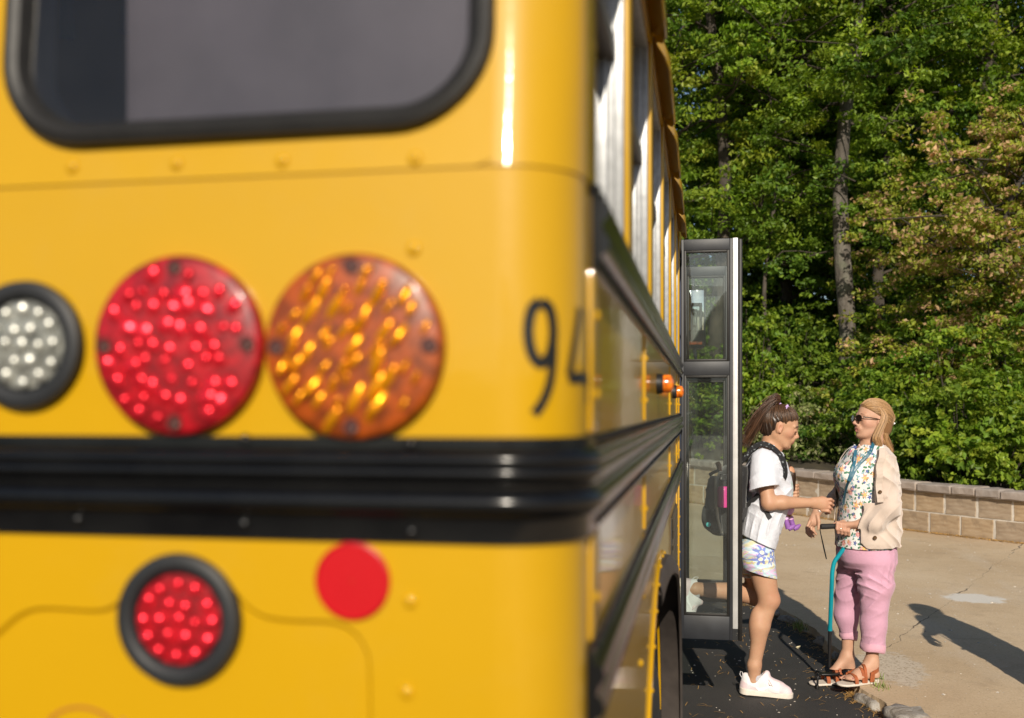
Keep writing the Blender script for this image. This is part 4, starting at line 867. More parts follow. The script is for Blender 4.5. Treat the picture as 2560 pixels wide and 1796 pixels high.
# hair
HD, HL = (.022, .011, .006), (.14, .072, .036); HM1 = hairmat('brown_hair', HD, HL)
S = Sdf(ho - .17, ho + .19, .0036); S.ell(HT(-.009, 0, .030), np.array((.098, .0735, .0905)) * 1.08 * 1.028, HR, .01)
nl = lambda v: HR @ np.array(v)
S.cut(HT(.0, 0, .033), nl((.48, 0, -1)), .016)
hairA = S.f.copy()
S2 = Sdf(ho - .17, ho + .19, .0036); S2.ell(HT(-.010, 0, .030), np.array((.100, .074, .0905)) * 1.08 * 1.03, HR, .01); S2.ell(HT(-.05, 0, -.02), np.array((.054, .060, .062)) * 1.08, HR, .02)
S2.cut(HT(-.026, 0, 0), nl((1, 0, .15)), .01); S2.cut(HT(-.06, 0, -.062), nl((-.1, 0, -1)), .01)
S.f = np.minimum(hairA, S2.f); S.displace(lambda x, y, z: .0016 * np.sin(330 * x + 60 * z + 3 * np.sin(90 * y))); V, F = S.mesh(); nz = np.sin(V[:, 0] * 400 + 60 * V[:, 2]) * .5 + .5
hair = npmesh('hair', V, F, HM1, girl, True, np.array(HD) * 1.1 + np.zeros((len(V), 1)) + nz[:, None] * .006)
st = []
for i in range(1500):
    u = g.random(); sd = g.choice((-1, 1))
    if u < .42: f = g.random(); x = .078 - .082 * f; st.append((x, sd * (.004 + .068 * math.sin(f * 1.6)), .029 + .48 * x + g.random() ** 1.5 * .055))
    elif u < .66: st.append((-.05 + .07 * g.random(), sd * .072, .028 + .05 * g.random()))
    else: st.append((-.03 - .055 * g.random(), sd * .066 * g.random() ** .5, -.055 + .06 * g.random()))
tie = (-.047, 0, .119)
V, F, C = strands(scalp_paths(HT, HR, 1.08, st, tie, g, 1.05), .0011, g, HD, HL); npmesh('combed_hair', V, F, HM1, hair, True, C)
pth = catmull([V3(HT(*tie)), V3(G(1938, 1002)), V3(G(1922, 1010)), V3(G(1902, 1036)), V3(G(1884, 1068)), V3(G(1864, 1104))], 4); pts = []
for i in range(520):
    a = g.random() * 6.28; q = g.random() ** .5; L = .72 + .3 * g.random(); row = []; sp = g.normal(size=2) * .008
    for j, p in enumerate(pth):
        f = j / (len(pth) - 1) * L; wv = (.013 + .036 * math.sin(math.pi * min(1, f * 1.0 + .05)) ** .8) * q; k = int(f * (len(pth) - 1)); pp = pth[k].lerp(pth[min(k + 1, len(pth) - 1)], f * (len(pth) - 1) - k)
        row.append((pp.x + math.cos(a) * wv * .55 + sp[0] * f * 2, pp.y + math.sin(a) * wv, pp.z + math.cos(a) * wv * .75 + sp[1] * f * 2.6))
    pts.append(row)
for i in range(70):                                             # flyaways
    q = pts[g.integers(0, 500)]; pts.append([tuple(np.array(v) + np.array((-.004, .0, .004)) * 0 + g.normal(size=3) * .0 + np.array((math.sin(i) * .022, 0, math.cos(i * 1.7) * .022)) * (k / len(q)) ** 1.3) for k, v in enumerate(q)])
V, F, C = strands(pts, .0019, g, HD, (.13, .06, .03)); npmesh('ponytail', V, F, HM1, hair, True, C)
LIL = simple('lilac_clip', (.55, .38, .68), .5)
MB().lathe([(.014, -.006), (.020, -.004), (.021, .003), (.015, .007)], (0, 0, 0), 'Z', 14).build('hair_tie', LIL, girl, 60, V3(HT(-.047, 0, .120)))
MB().tube([V3(HT(-.010, -.040, .116)), V3(HT(-.002, -.034, .126)), V3(HT(.008, -.030, .118))], [.003, .007, .003], 6).tube([V3(HT(-.005, -.048, .104)), V3(HT(.0, -.033, .123))], [.006, .003], 6).build('hair_clip', LIL, girl, 60)
# t-shirt
rows = ztab(G, [(1108, 1902, 1940, .062), (1122, 1900, 1947, .082), (1137, 1884, 1955, .150), (1166, 1868, 1966, .182), (1208, 1861, 1977, .190), (1243, 1858, 1976, .188), (1290, 1852, 1960, .186), (1334, 1846, 1944, .190), (1385, 1843, 1929, .192)])
S = Sdf(G(1825, 1395, -.34), G(2000, 1095, .34), .0036); S.loft(rows, .01, 2.2)
S.displace(folds(.0055, (95, 25, 120, .4, 1), (-120, 60, 70, 2.1, .9), (40, 140, 60, 1.1, .6)))
for s in (-1, 1):
    S3 = Sdf(G(1825, 1395, -.34), G(2000, 1095, .34), .0036); S3.cone(G(1908, 1152, .125 * s), G(1911 if s < 0 else 1922, 1228, .198 * s), .070, .086, .03); S3.displace(folds(.007, (60, 70, 90, 1.4, 1), (-90, 50, 60, .1, .8)))
    S3.cut(G(1912, 1221, -.2) if s < 0 else G(1925, 1222, .2), (.18, .25 * s, -1), .003); S3.cone(G(1911, 1209, .180 * s), G(1912, 1242, .212 * s), .048, .078, .004, None, True); a, b = S.f, S3.f; hh = np.maximum(.03 - np.abs(a - b), 0) / .03; S.f = np.minimum(a, b) - hh * hh * .03 * .25 * (b < .04)
S.cut(G(1890, 1353), (-.46, 0, -1), .003); S.loft(ztab(G, [(1320, 1858, 1940, .178), (1400, 1850, 1923, .180)]), .006, 2.2, True)
S.cone(G(1925, 1104, 0), G(1937, 1122, 0), .058, .066, .006, None, True); V, F = S.mesh(); TV = V
t = NT('white_tshirt'); tc = t.node('TexCoord'); sp = t.node('SeparateXYZ'); t.L(tc.outputs['Object'], sp.inputs[0]); x, z = sp.outputs[0], sp.outputs[2]; p0, p1 = G(1962, 1165), G(1972, 1245)
fac = t.math('MULTIPLY', t.step(t.noise(55, 3, .6, t.coord((1, .3, .5))), .47, .56), t.math('MULTIPLY', t.step(x, p0[0] - .008, p0[0] + .012), t.math('MULTIPLY', t.step(z, p1[2], p1[2] + .02), t.step(z, G(0, 1160)[2], G(0, 1180)[2]))))
t.col(t.mix(t.math('MULTIPLY', fac, .75), (.66, .68, .75), (.24, .52, .36))); t.set(Roughness=.85, Sheen_Weight=.15); t.bump(t.math('ADD', t.noise(700, 2), t.math('MULTIPLY', t.noise(26, 4), 8)), .3, .003)
shirt = npmesh('t_shirt', V, F, t.m, girl, True)
# shorts
S = Sdf(G(1820, 1470, -.26), G(1965, 1315, .27), .0036); S.loft(ztab(G, [(1330, 1855, 1938, .160), (1370, 1846, 1926, .172), (1400, 1847, 1928, .178), (1418, 1850, 1926, .17)]), .02, 2.3)
S.cone(G(1892, 1385, -.088), G(1907, 1448, -.098), .098, .081, .02); S.cone(G(1886, 1385, .088), G(1889, 1448, .11), .096, .082, .02)
S.displace(folds(.004, (60, 40, 150, .2, 1), (-70, 50, 120, 1.4, .7))); S.cut(G(1904, 1436, -.09), (-.29, 0, -1), .003, G(1820, 1475, -.27), G(1990, 1405, .0)); S.cut(G(1890, 1440, .1), (.1, 0, -1), .003, G(1820, 1475, 0), G(1990, 1405, .27))
V, F = S.mesh(); t = NT('floral_shorts'); c = t.ramp(t.noise(11, 3, .5, t.coord((.8, .8, 2.2)), 1.2), [(.26, (.50, .33, .66)), (.38, (.70, .48, .70)), (.47, (.40, .64, .70)), (.54, (.72, .74, .78)), (.63, (.70, .70, .38)), (.75, (.72, .44, .62))])
c = t.mix(.06, c, (.8, .8, .82)); c = flowers(t, c, 28, (.66, .60, .22), .26, 5, (.45, .30, .50), 3.3, thr=.35); c = flowers(t, c, 24, (.50, .30, .62), .22, 6, (.70, .68, .4), 1.7, thr=.5); c = flowers(t, c, 11, (.20, .26, .60), .40, 6, (.78, .76, .62), .62, thr=.3, rand=.8)
t.col(c); t.set(Roughness=.8); t.bump(t.noise(500, 2), .2, .002); npmesh('shorts', V, F, t.m, girl, True)
# shoes: built in a foot frame (heel at origin, toe along +x), placed twice
SHW, SHP = cloth('shoe_white', (.76, .73, .74), .6, 300), cloth('shoe_pink', (.74, .58, .60), .6, 300); SOLE = simple('shoe_sole', (.70, .62, .54), .6, var=.08); SOCK = cloth('grey_sock', (.50, .49, .53)); LACE = simple('lace', (.66, .50, .51), .7)
def shoe(root):
    S = Sdf((-.03, -.08, -.01), (.33, .08, .16), .0032); w, X, Y, Z = S.win((-1, -1, -1), (1, 1, 1))
    def plan_d(gr): return np.sqrt(np.maximum(np.abs(X - .143) - .105, 0) ** 2 + (Y * (1 - .55 * np.clip((.13 - X) / .13, 0, 1) * .35)) ** 2) - (.045 + gr)
    S.f[w] = np.maximum(plan_d(0), np.maximum(Z - (.030 + .008 * np.clip(1 - X / .1, 0, 1)), -Z)); S.displace(lambda x, y, z: .0 * x); V, F = S.mesh(); a = npmesh('sole', V, F, SOLE, root, True)
    S = Sdf((-.03, -.08, -.01), (.33, .08, .17), .0032)
    S.cone((.036, 0, .035), (.046, 0, .078), .038, .034, .02); S.cone((.030, 0, .05), (.022, 0, .100), .030, .016, .02); S.cone((.05, 0, .045), (.20, 0, .040), .044, .043, .02); S.cone((.19, 0, .036), (.25, 0, .030), .043, .036, .02); S.cone((.085, 0, .070), (.125, 0, .085), .040, .036, .02); S.cone((.125, 0, .085), (.215, 0, .050), .034, .028, .03); S.cone((.125, 0, .105), (.142, 0, .125), .022, .017, .02)
    S.cone((.078, 0, .105), (.090, 0, .19), .040, .058, .006, None, True); S.cut((0, 0, .026), (0, 0, -1), .002); V, F = S.mesh(); fc = V[F].mean(1)
    mi = ((fc[:, 2] < .078 - .35 * fc[:, 0]) & (fc[:, 0] < .10)) | (fc[:, 0] > .215) | ((fc[:, 0] > .10) & (np.abs(fc[:, 1]) < .020 + .0 * fc[:, 0]) & (fc[:, 2] > .05)); npmesh('upper', V, F, [SHW, SHP], root, True, None, mi.astype(int)); UV = V
    for k in range(4):
        x = .140 + .022 * k; z = .104 - .013 * k; m = MB().tube([(x - .006, -.030, z - .012), (x, -.014, z + .005), (x + .004, 0, z + .008), (x, .014, z + .005), (x - .006, .030, z - .012)], .0028, 6); m.build('lace', LACE, root, 60)
    MB().tube([(.138, -.005, .112), (.155, -.035, .096), (.176, -.045, .066), (.160, -.046, .070), (.145, -.030, .096)], .0024, 6).build('lace', LACE, root, 60)
    sw = [(.085, .052), (.100, .040), (.125, .044), (.155, .058), (.185, .074)]; ws = [.004, .0085, .0075, .004, .0006]
    L = onsurf(UV, [A_(x, 0, z) for x, z in sw], -1, .0012, .006); m = MB(); m.loops([[(p[0], p[1], p[2] + w), (p[0], p[1], p[2] - w)] for p, w in zip(L, ws)], False); m.build('side_mark', simple('mark_white', (.85, .85, .85), .4) if 'mark_white' not in bpy.data.materials else bpy.data.materials['mark_white'], root, 60)
    MB().tube([(.005, 0, .085), (-.008, 0, .105), (-.004, 0, .122), (.006, 0, .118), (.008, 0, .10)], .004, 6, True, .5).build('heel_tab', SHW, root, 60)
    MB().lathe([(.041, .07), (.042, .10), (.042, .115), (.036, .117)], (.082, 0, 0), 'Z', 24).build('sock', SOCK, root, 60)
s1 = thing('shoe', None, None, V3(G(1851, 1714, -.06)), math.radians(-16)); s1.parent = girl; s1.location.z = .012; s1.rotation_euler = (0, math.radians(2.5), math.radians(-14)); shoe(s1)
s2 = thing('shoe', None, None); s2.parent = girl; s2.location = V3(G(1694, 1449, .07)); s2.rotation_euler = (0, math.radians(86), 0)
for ch in list(s1.children): copy_part(ch, s2)
# the doll in her hand
dl = thing('doll', 'small doll with dark hair and purple boots held against the girl', 'doll', gr, YAW)
S = Sdf(G(1940, 1340, -.12), G(2015, 1150, .08), .0028); S.ell(G(1974, 1180, -.04), (.03, .03, .035), None, .008); S.cone(G(1972, 1196, -.04), G(1970, 1215, -.045), .010, .02, .008); S.cone(G(1970, 1215, -.045), G(1968, 1262, -.05), .026, .028, .01)
for s, xx in ((-1, 1964), (1, 1976)): S.cone(G(1968, 1262, -.05 + .012 * s), G(xx + 1, 1304, -.06 + .012 * s), .015, .0105, .006)
V, F = S.mesh(); npmesh('body', V, F, SK1, dl, True, tints(V, (.50, .26, .15), []))
P2 = []
for i in range(700):
    a = g.uniform(-3.1, 3.1); b = g.random(); r = .036; P2.append([G(1973 + math.sin(a) * 17 * min(1, f * 2.4) ** .6 * (1 - .15 * f), 1163 + f * (52 + 12 * b) - 3 * (f < .1), -.04 - math.cos(a) * r * min(1, f * 2.4) ** .6) for f in np.linspace(0, 1, 11)])
V, F, C = strands(P2, .0022, g, (.022, .012, .008), (.07, .035, .02)); npmesh('hair', V, F, HM1, dl, True, C)
PUR, PPK = simple('boot_purple', (.25, .10, .36), .45), simple('boot_lilac', (.72, .42, .68), .5)
for i, (x0, d) in enumerate(((1964, -.072), (1977, -.048))):
    a, b, e = V3(G(x0, 1297, d)), V3(G(x0 + 7, 1322, d)), V3(G(x0 + 24, 1312, d))
    bt = MB().tube([a, a.lerp(b, .45), b], [.014, .015, .016], 12).tube([b, b.lerp(e, .55) + Vector((0, 0, -.004)), e], [.016, .015, .006], 12).build('boot', PUR, dl, 60); MB().tube([a + Vector((-.003, 0, .012)), a + Vector((.002, 0, -.004))], [.0162, .0168], 12).build('boot_cuff', PPK, bt, 60)
S = Sdf(G(1945, 1290, -.12), G(2000, 1195, .05), .003); S.cone(G(1970, 1212, -.045), G(1968, 1240, -.048), .03, .03, .01); S.cone(G(1968, 1240, -.048), G(1968, 1272, -.05), .030, .040, .01); V, F = S.mesh(); npmesh('dress', V, F, PPK, dl, True)
# ------------------------------------------------------------------ backpack and bottle
bp_ = thing('backpack', 'black backpack with a pale seam on the girl, seen through the door glass', 'backpack', gr, YAW)
BPK, BPG, PIP = cloth('pack_black', (.014, .014, .016), .7), cloth('pack_grey', (.30, .28, .26), .8, 120, .5), simple('pack_piping', (.50, .45, .36), .7)
S = Sdf(G(1740, 1360, -.2), G(1895, 1140, .2), .004); S.loft(ztab(G, [(1165, 1812, 1866, .09), (1180, 1798, 1868, .125), (1230, 1790, 1864, .145), (1300, 1792, 1858, .145), (1330, 1800, 1852, .13), (1340, 1806, 1848, .1)]), .02, 2.6); S.displace(folds(.003, (40, 25, 30, .5, 1), (-30, 50, 40, 1, .6))); V, F = S.mesh(); npmesh('main_pocket', V, F, BPK, bp_, True)
S = Sdf(G(1735, 1360, -.2), G(1850, 1160, .2), .004); S.loft(ztab(G, [(1258, 1778, 1800, .10), (1270, 1762, 1800, .12), (1300, 1757, 1802, .12), (1322, 1764, 1804, .115), (1336, 1782, 1806, .08)]), .02, 2.6); S.displace(folds(.004, (60, 25, 50, .5, 1))); V, F = S.mesh(); npmesh('front_pocket', V, F, BPK, bp_, True)
S = Sdf(G(1735, 1300, -.2), G(1850, 1160, .2), .004); S.loft(ztab(G, [(1192, 1780, 1802, .08), (1210, 1772, 1800, .11), (1250, 1768, 1798, .12), (1272, 1764, 1796, .115)]), .02, 2.6); S.displace(folds(.004, (70, 35, 60, .5, 1), (90, -50, 30, .2, .6))); V, F = S.mesh(); npmesh('upper_pocket', V, F, BPG, bp_, True)
MB().tube([V3(G(x, y, -.138)) for x, y in ((1790, 1190), (1789, 1220), (1790, 1260), (1795, 1300), (1803, 1334))], .0085, 8).build('piping', PIP, bp_, 60)
MB().tube([V3(G(x, y, -.125)) for x, y in ((1773, 1188), (1783, 1182), (1797, 1176))], .009, 8).build('grab_loop', BPK, bp_, 60)
MB().tube([V3(G(x, y, -.12)) for x, y in ((1793, 1156), (1797, 1164), (1800, 1178))], [.013, .015, .012], 10).build('toggle', simple('toggle_brown', (.16, .07, .03), .6), bp_, 60)
MB().lathe(dome(.014, .004), V3(G(1771, 1312, -.138)), 'Y', 12).build('badge', simple('badge_teal', (.05, .42, .42), .5), bp_, 60)
t = NT('strap_print'); v = t.voro(42); t.col(t.mix(t.math('MULTIPLY', t.math('LESS_THAN', v.outputs['Distance'], .28), t.step(t.noise(60, 3), .45, .55)), (.012, .012, .014), (.20, .22, .23))); t.set(Roughness=.8); STRAP = t.m
sp_ = [(1852, 1158), (1868, 1140), (1885, 1121), (1903, 1111), (1922, 1115), (1938, 1128), (1948, 1145), (1954, 1165), (1955, 1182), (1950, 1192)]
pts = []; nr = []
for i, (x, y) in enumerate(sp_): pts.append(V3(G(x, y, -.085 - .02 * min(1, i / 5)))); a = i / (len(sp_) - 1); nr.append(Vector((-.7 + 1.7 * a, -.75, 1.0 - .9 * a)).normalized())
q = onsurf(TV, [A_(*p) for p in pts[5:]], -1, .003, .01); pts[5:] = [V3(a) for a in q]; pts = catmull(pts, 4); nr = [Vector(n) for n in catmull(nr, 4)]
ribbon(pts, nr, .017, .006).build('shoulder_strap', STRAP, bp_, 50)
pts = [V3(p) for p in onsurf(TV, [G(x, y, -.19) for x, y in ((1846, 1302), (1860, 1288), (1876, 1270), (1890, 1250), (1899, 1236))], -1, .004, .01)]; pts = [p + Vector((0, -.004, 0)) for p in pts]
ribbon(pts, Vector((0, -1, .3)), .0125, .002).build('lower_strap', BPK, bp_, 50)
pts = [V3(p) for p in onsurf(TV, [G(x, y, -.19) for x, y in ((1916, 1278), (1922, 1290), (1926, 1296))], -1, .004, .01)]; ribbon(pts, Vector((0, -1, .2)), .012, .002).build('strap_tail', BPK, bp_, 50)
bo = thing('water_bottle', 'pink water bottle in the side pocket of the backpack', 'bottle', V3(gr) + RT * float(G(1808, 1262, -.165)[0]) + FW * float(G(1808, 1262, -.165)[1]) + Vector((0, 0, float(G(1808, 1262)[2]))), YAW)
PNK = simple('bottle_pink', (.72, .045, .30), .35, var=.1); MB().lathe([(.001, 0), (.032, .002), (.034, .01), (.034, .10), (.030, .115), (.024, .12)], n=28).build('body', PNK, bo, 40); MB().lathe([(.026, .121), (.026, .150), (.018, .158), (.001, .159)], n=24).build('cap', simple('cap_black', (.015, .015, .02), .4), bo, 40); MB().tube([(-.02, 0, .150), (-.016, 0, .185), (.016, 0, .185), (.02, 0, .150)], .005, 8).build('carry_loop', bpy.data.materials['cap_black'], bo, 60)
# ------------------------------------------------------------------ the woman
wrt, W = frame(2150, 1690, 5.97, PZ)
lady = thing('person', 'woman with blond hair and sunglasses in a cream cardigan and pink trousers', 'person', wrt, YAW, 'people by the bus door')
SK2 = skin('woman_skin', .5); g = np.random.default_rng(9)
S = Sdf(W(2005, 1715, -.36) - .02, W(2265, 975, .40) + .02, .0036)
S.loft(ztab(W, [(1120, 2146, 2200, .07), (1145, 2132, 2212, .115), (1200, 2118, 2215, .14), (1290, 2118, 2208, .13), (1350, 2115, 2215, .15), (1400, 2115, 2215, .15)]), .02)
wo = W(2180, 1054, 0); WR_ = headbasis(-1, math.radians(-6), math.radians(10)); WT = head(S, wo, WR_, 1.06, 1)
S.cone(WT(-.030, 0, -.04), W(2178, 1130), .052, .060, .03); S.cone(WT(-.008, 0, -.06), W(2162, 1128), .040, .046, .02)
for s in (-1, 1): S.cone(W(2178, 1130, .04 * s), W(2192 if s < 0 else 2150, 1154, .12 * s), .040, .042, .03)
# near arm to the cane
sh, el, wr = W(2208, 1164, -.14), W(2222, 1275, -.20), W(2146, 1312, -.14)
S.cone(sh, el, .044, .040, .02); S.cone(el, wr, .040, .027, .02); S.cone(wr, W(2112, 1314, -.105), .029, .033, .012, ((.2, .2, 1), 1.5))
gy = -.095
for i in range(4):
    x = 2094 + 9.2 * i; z = 1306 + 1.8 * i; S.chain([W(x + 6, z + 1, gy), W(x, z + 3, gy - .030), W(x - 1, z + 17, gy - .034), W(x + 1, z + 26, gy - .020), W(x + 3, z + 24, gy + .002)], [.0120, .0108, .0100, .0090, .0080], .004)
S.chain([W(2125, 1312, gy + .02), W(2108, 1306, gy + .026), W(2092, 1308, gy + .018), W(2082, 1313, gy + .0)], [.016, .013, .011, .009], .006)
# far arm, hand hanging
el2, wr2 = W(2098, 1238, .25), W(2043, 1279, .25); S.cone(W(2145, 1164, .14), el2, .044, .040, .02); S.cone(el2, wr2, .038, .025, .02); S.cone(wr2, W(2033, 1305, .245), .026, .031, .012, ((.3, 1, .1), 1.5))
for i, (dx, ln) in enumerate(((-8, 1.0), (-3, 1.1), (3, 1.06), (8, .9))):
    S.chain([W(2031 + dx * .8, 1304, .243 + dx * .0022), W(2025 + dx, 1304 + 16 * ln, .237 + dx * .0025), W(2026 + dx * 1.1, 1304 + 28 * ln, .223 + dx * .002), W(2032 + dx * 1.1, 1304 + 36 * ln, .213)], [.0098, .0088, .0080, .0068], .0035)
S.chain([W(2044, 1290, .23), W(2047, 1304, .215), W(2047, 1318, .207), W(2045, 1324, .205)], [.013, .0105, .009, .007], .005)
# legs
S.cone(W(2185, 1395, -.085), W(2186, 1515, -.09), .070, .048, .03); S.cone(W(2186, 1515, -.09), W(2180, 1655, -.085), .044, .034, .02); S.cone(W(2140, 1395, .085), W(2122, 1510, .10), .070, .048, .03); S.cone(W(2122, 1510, .10), W(2119, 1640, .10), .042, .034, .02)
def foot(S, heel, toe, ank, s):
    S.cone(ank, heel, .036, .030, .02); d = (toe - heel); n = np.array((-d[1], d[0], 0)); n /= np.linalg.norm(n)
    S.cone(heel, heel + d * .55 + A_(0, 0, .006), .030, .034, .02, ((0, 0, 1), 1.15)); S.cone(ank + A_(-.01, 0, -.01), heel + d * .55 + A_(0, 0, .012), .032, .026, .03); S.cone(heel + d * .5, heel + d * .80, .036, .036, .02, ((0, 0, 1), 2.2))
    for i in range(5):
        o = n * (i - 2) * .0145 * s; b = heel + d * .76 + o - A_(0, 0, .004); e = heel + d * (1.02 - .045 * i) + o * 1.1 - A_(0, 0, .006); S.chain([b, (b + e) / 2 + A_(0, 0, .004), e], [.0115, .0105, .0095] if i == 0 else [.0095, .0085, .0075], .004)
f1 = (W(2184, 1677, -.10), W(2112, 1687, -.16), W(2180, 1655, -.085)); f2 = (W(2128, 1660, .10), W(2042, 1663, .06), W(2119, 1640, .10))
f1[1][2] = .040; f1[0][2] = .046; f2[0][2] = -.005 + .0; f2[1][2] = -.012
f2[0][2] += .0; foot(S, *f1, 1); foot(S, *f2, 1)
V, F = S.mesh(); base = (.50, .295, .200)
C = tints(V, base, [(WT(.086, 0, -.054), (.016, .030, .014), (.46, .14, .12), .75), (WT(.055, .05, -.02), (.035, .035, .03), (.55, .27, .2), .5), (WT(.11, 0, -.02), (.02, .02, .02), (.55, .27, .20), .4), (WT(-.008, .075, 0), (.02, .02, .03), (.55, .25, .18), .4), (W(2105, 1325, -.11), (.06, .05, .06), (.54, .28, .20), .5)])
for ft in (f1, f2):
    d = ft[1] - ft[0]; n = np.array((-d[1], d[0], 0)); n /= np.linalg.norm(n)
    for i in range(5): C2 = ft[0] + d * (1.02 - .045 * i) + n * (i - 2) * .016 + A_(0, 0, .003); C = (lambda k: C * (1 - k) + np.array((.20, .02, .04)) * k)(np.clip(1.3 - np.linalg.norm(V - C2, axis=1) / .007, 0, 1)[:, None])
npmesh('body', V, F, SK2, lady, True, C); LV = V
BR2 = simple('blond_brow', (.22, .13, .07), .7)
for s in (-1, 1): facebit('eyebrow', [(.0835, s * .017, .0305), (.0840, s * .028, .0345), (.0765, s * .042, .0325)], [.002, .0026, .001], BR2, WT, lady)
MB().tube([V3(WT(.0700, -.023, -.0500)), V3(WT(.0815, -.012, -.0535)), V3(WT(.0860, 0, -.0545)), V3(WT(.0815, .012, -.0535)), V3(WT(.0700, .023, -.0500))], [.001, .0036, .0048, .0036, .001], 6).build('mouth_gap_shade', simple('mouth_dark', (.07, .02, .02), .5), lady, 60)  # dark tube whose colour stands for the shade in the open mouth
# sunglasses
GLB = simple('tortoise_frame', (.035, .018, .010), .25, var=.5, vs=120); GLL = lens_mat('dark_lens', (.012, .006, .008), .08)
sg = MB(); fr = MB()
for s in (-1, 1):
    cc = [(.104 - .30 * (abs(y - s * .006)) ** 1.0 * .55, y, z) for y, z in [(s * (.033 + .024 * math.cos(a)), .008 + .0185 * math.sin(a)) for a in [2 * math.pi * k / 20 for k in range(20)]]]
    sg.add([V3(WT(*c)) for c in cc], [tuple(range(20))]); fr.tube([V3(WT(*c)) for c in cc + cc[:1]], .0022, 6)
    fr.tube([V3(WT(.088, s * .057, .016)), V3(WT(.06, s * .072, .016)), V3(WT(.02, s * .077, .014)), V3(WT(-.012, s * .075, .010))], [.0038, .003, .003, .002], 6)
fr.tube([V3(WT(.106, -.010, .014)), V3(WT(.110, 0, .016)), V3(WT(.106, .010, .014))], .0022, 6)
fo = fr.build('sunglasses', GLB, lady, 60); sg.build('lens', GLL, fo)
# hair: brushed back from the forehead, clipped, falling on the shoulders
HD2, HL2 = (.14, .068, .026), (.60, .37, .18); HM2 = hairmat('blond_hair', HD2, HL2, .42)
nl = lambda v: WR_ @ np.array(v)
S = Sdf(wo - .18, wo + .18, .0036); S.ell(WT(-.010, 0, .032), np.array((.100, .0775, .0935)) * 1.06, WR_, .01); S.cut(WT(.0, 0, .031), nl((.56, 0, -1)), .016); fA = S.f.copy()
S2 = Sdf(wo - .18, wo + .18, .0036); S2.ell(WT(-.012, 0, .030), np.array((.103, .079, .092)) * 1.06, WR_, .01); S2.ell(WT(-.065, 0, -.02), np.array((.050, .06, .07)) * 1.06, WR_, .02); S2.cut(WT(-.026, 0, 0), nl((1, 0, .1)), .01); S2.cut(WT(-.06, 0, -.075), nl((-.1, 0, -1)), .01)
S.f = np.minimum(fA, S2.f); V, F = S.mesh(); lh = npmesh('hair', V, F, HM2, lady, True, np.array((.22, .115, .05)) + np.zeros((len(V), 1)))
st = []
for i in range(1300):
    u = g.random(); sd = g.choice((-1, 1))
    if u < .75: f = g.random() ** 1.3; x = .080 - .085 * f; st.append((x, sd * (.003 + .074 * math.sin(f * 1.6)), .033 + .56 * x + g.random() ** 1.3 * .045))
    else: st.append((-.02 - .03 * g.random(), sd * .072, .0 + .03 * g.random()))
V, F, C = strands(scalp_paths(WT, WR_, 1.06, st, (-.118, 0, .0), g, 1.085), .0012, g, HD2, HL2); npmesh('combed_hair', V, F, HM2, lh, True, C)
def lock(path, n, w, wave, name, r=.0022):
    P = []; cp = catmull([V3(p) for p in path], 5)
    for i in range(n):
        a = g.random() * 6.28; q = g.random() ** .5; ph = g.normal() * .5; L = .85 + .15 * g.random(); row = []
        for j in range(len(cp)):
            f = j / (len(cp) - 1) * L; k = f * (len(cp) - 1); pp = cp[int(k)].lerp(cp[min(int(k) + 1, len(cp) - 1)], k % 1); ww = w * (.30 + .85 * math.sin(math.pi * min(1, f * .85 + .10))) * q
            row.append((pp.x + math.cos(a) * ww + wave * math.sin(f * 9 + ph) * f, pp.y + math.sin(a) * ww * .8, pp.z + wave * .4 * math.cos(f * 9 + ph)))
        P.append(row)
    for i in range(n // 12):
        q = P[g.integers(0, n)]; P.append([tuple(np.array(v) + np.array((math.sin(i * 2.1) * .016, 0, math.cos(i) * .008)) * (k / len(q)) ** 1.2) for k, v in enumerate(q)])
    V, F, C = strands(P, r, g, HD2, HL2); npmesh(name, V, F, HM2, lh, True, C)
lock([WT(.004, .060, .082), WT(-.024, .080, .030), W(2197, 1078, -.085), W(2192, 1098, -.09), W(2196, 1113, -.092), W(2190, 1128, -.085)], 520, .021, .006, 'front_lock', .0011)
lock([WT(-.062, .034, .080), WT(-.100, .024, .030), W(2211, 1076, -.02), W(2212, 1096, -.02), W(2218, 1112, -.02), W(2229, 1131, -.02)], 700, .024, .006, 'back_lock', .0013)
lock([WT(-.08, -.05, .005), W(2206, 1080, .04), W(2205, 1100, .05), W(2212, 1122, .05)], 160, .028, .006, 'far_lock')
MB().tube([V3(WT(-.116, -.03, .002)), V3(WT(-.128, 0, .000)), V3(WT(-.116, .035, .002))], [.005, .009, .005], 8).build('hair_clip', STEEL, lady, 60)
MB().lathe([(.0045, -.006), (.007, 0), (.0045, .006)], (0, 0, 0), 'Z', 10).build('earring', STEEL, lady, 60, V3(WT(-.002, .076, -.036)))
# blouse
S = Sdf(W(2075, 1385, -.30), W(2260, 1095, .30), .0036)
S.loft(ztab(W, [(1112, 2140, 2205, .10), (1128, 2126, 2212, .145), (1145, 2114, 2218, .165), (1168, 2102, 2220, .17), (1190, 2094, 2224, .172), (1215, 2096, 2224, .17), (1250, 2103, 2222, .165), (1300, 2098, 2224, .175), (1368, 2092, 2232, .19)]), .01, 2.2)
S.ell(W(2113, 1188, -.085), (.050, .075, .065), None, .06); S.ell(W(2111, 1188, .085), (.050, .075, .065), None, .06); S.displace(folds(.005, (90, 60, 70, .4, 1), (-60, 120, 90, 1.1, .6))); S.cut(W(2150, 1366), (0, 0, -1), .003)
S.cone(W(2178, 1100, 0), W(2160, 1118, 0), .062, .062, .008, None, True); S.cone(W(2155, 1118, -.01), W(2130, 1146, -.01), .058, .018, .008, None, True); V, F = S.mesh(); BV = V
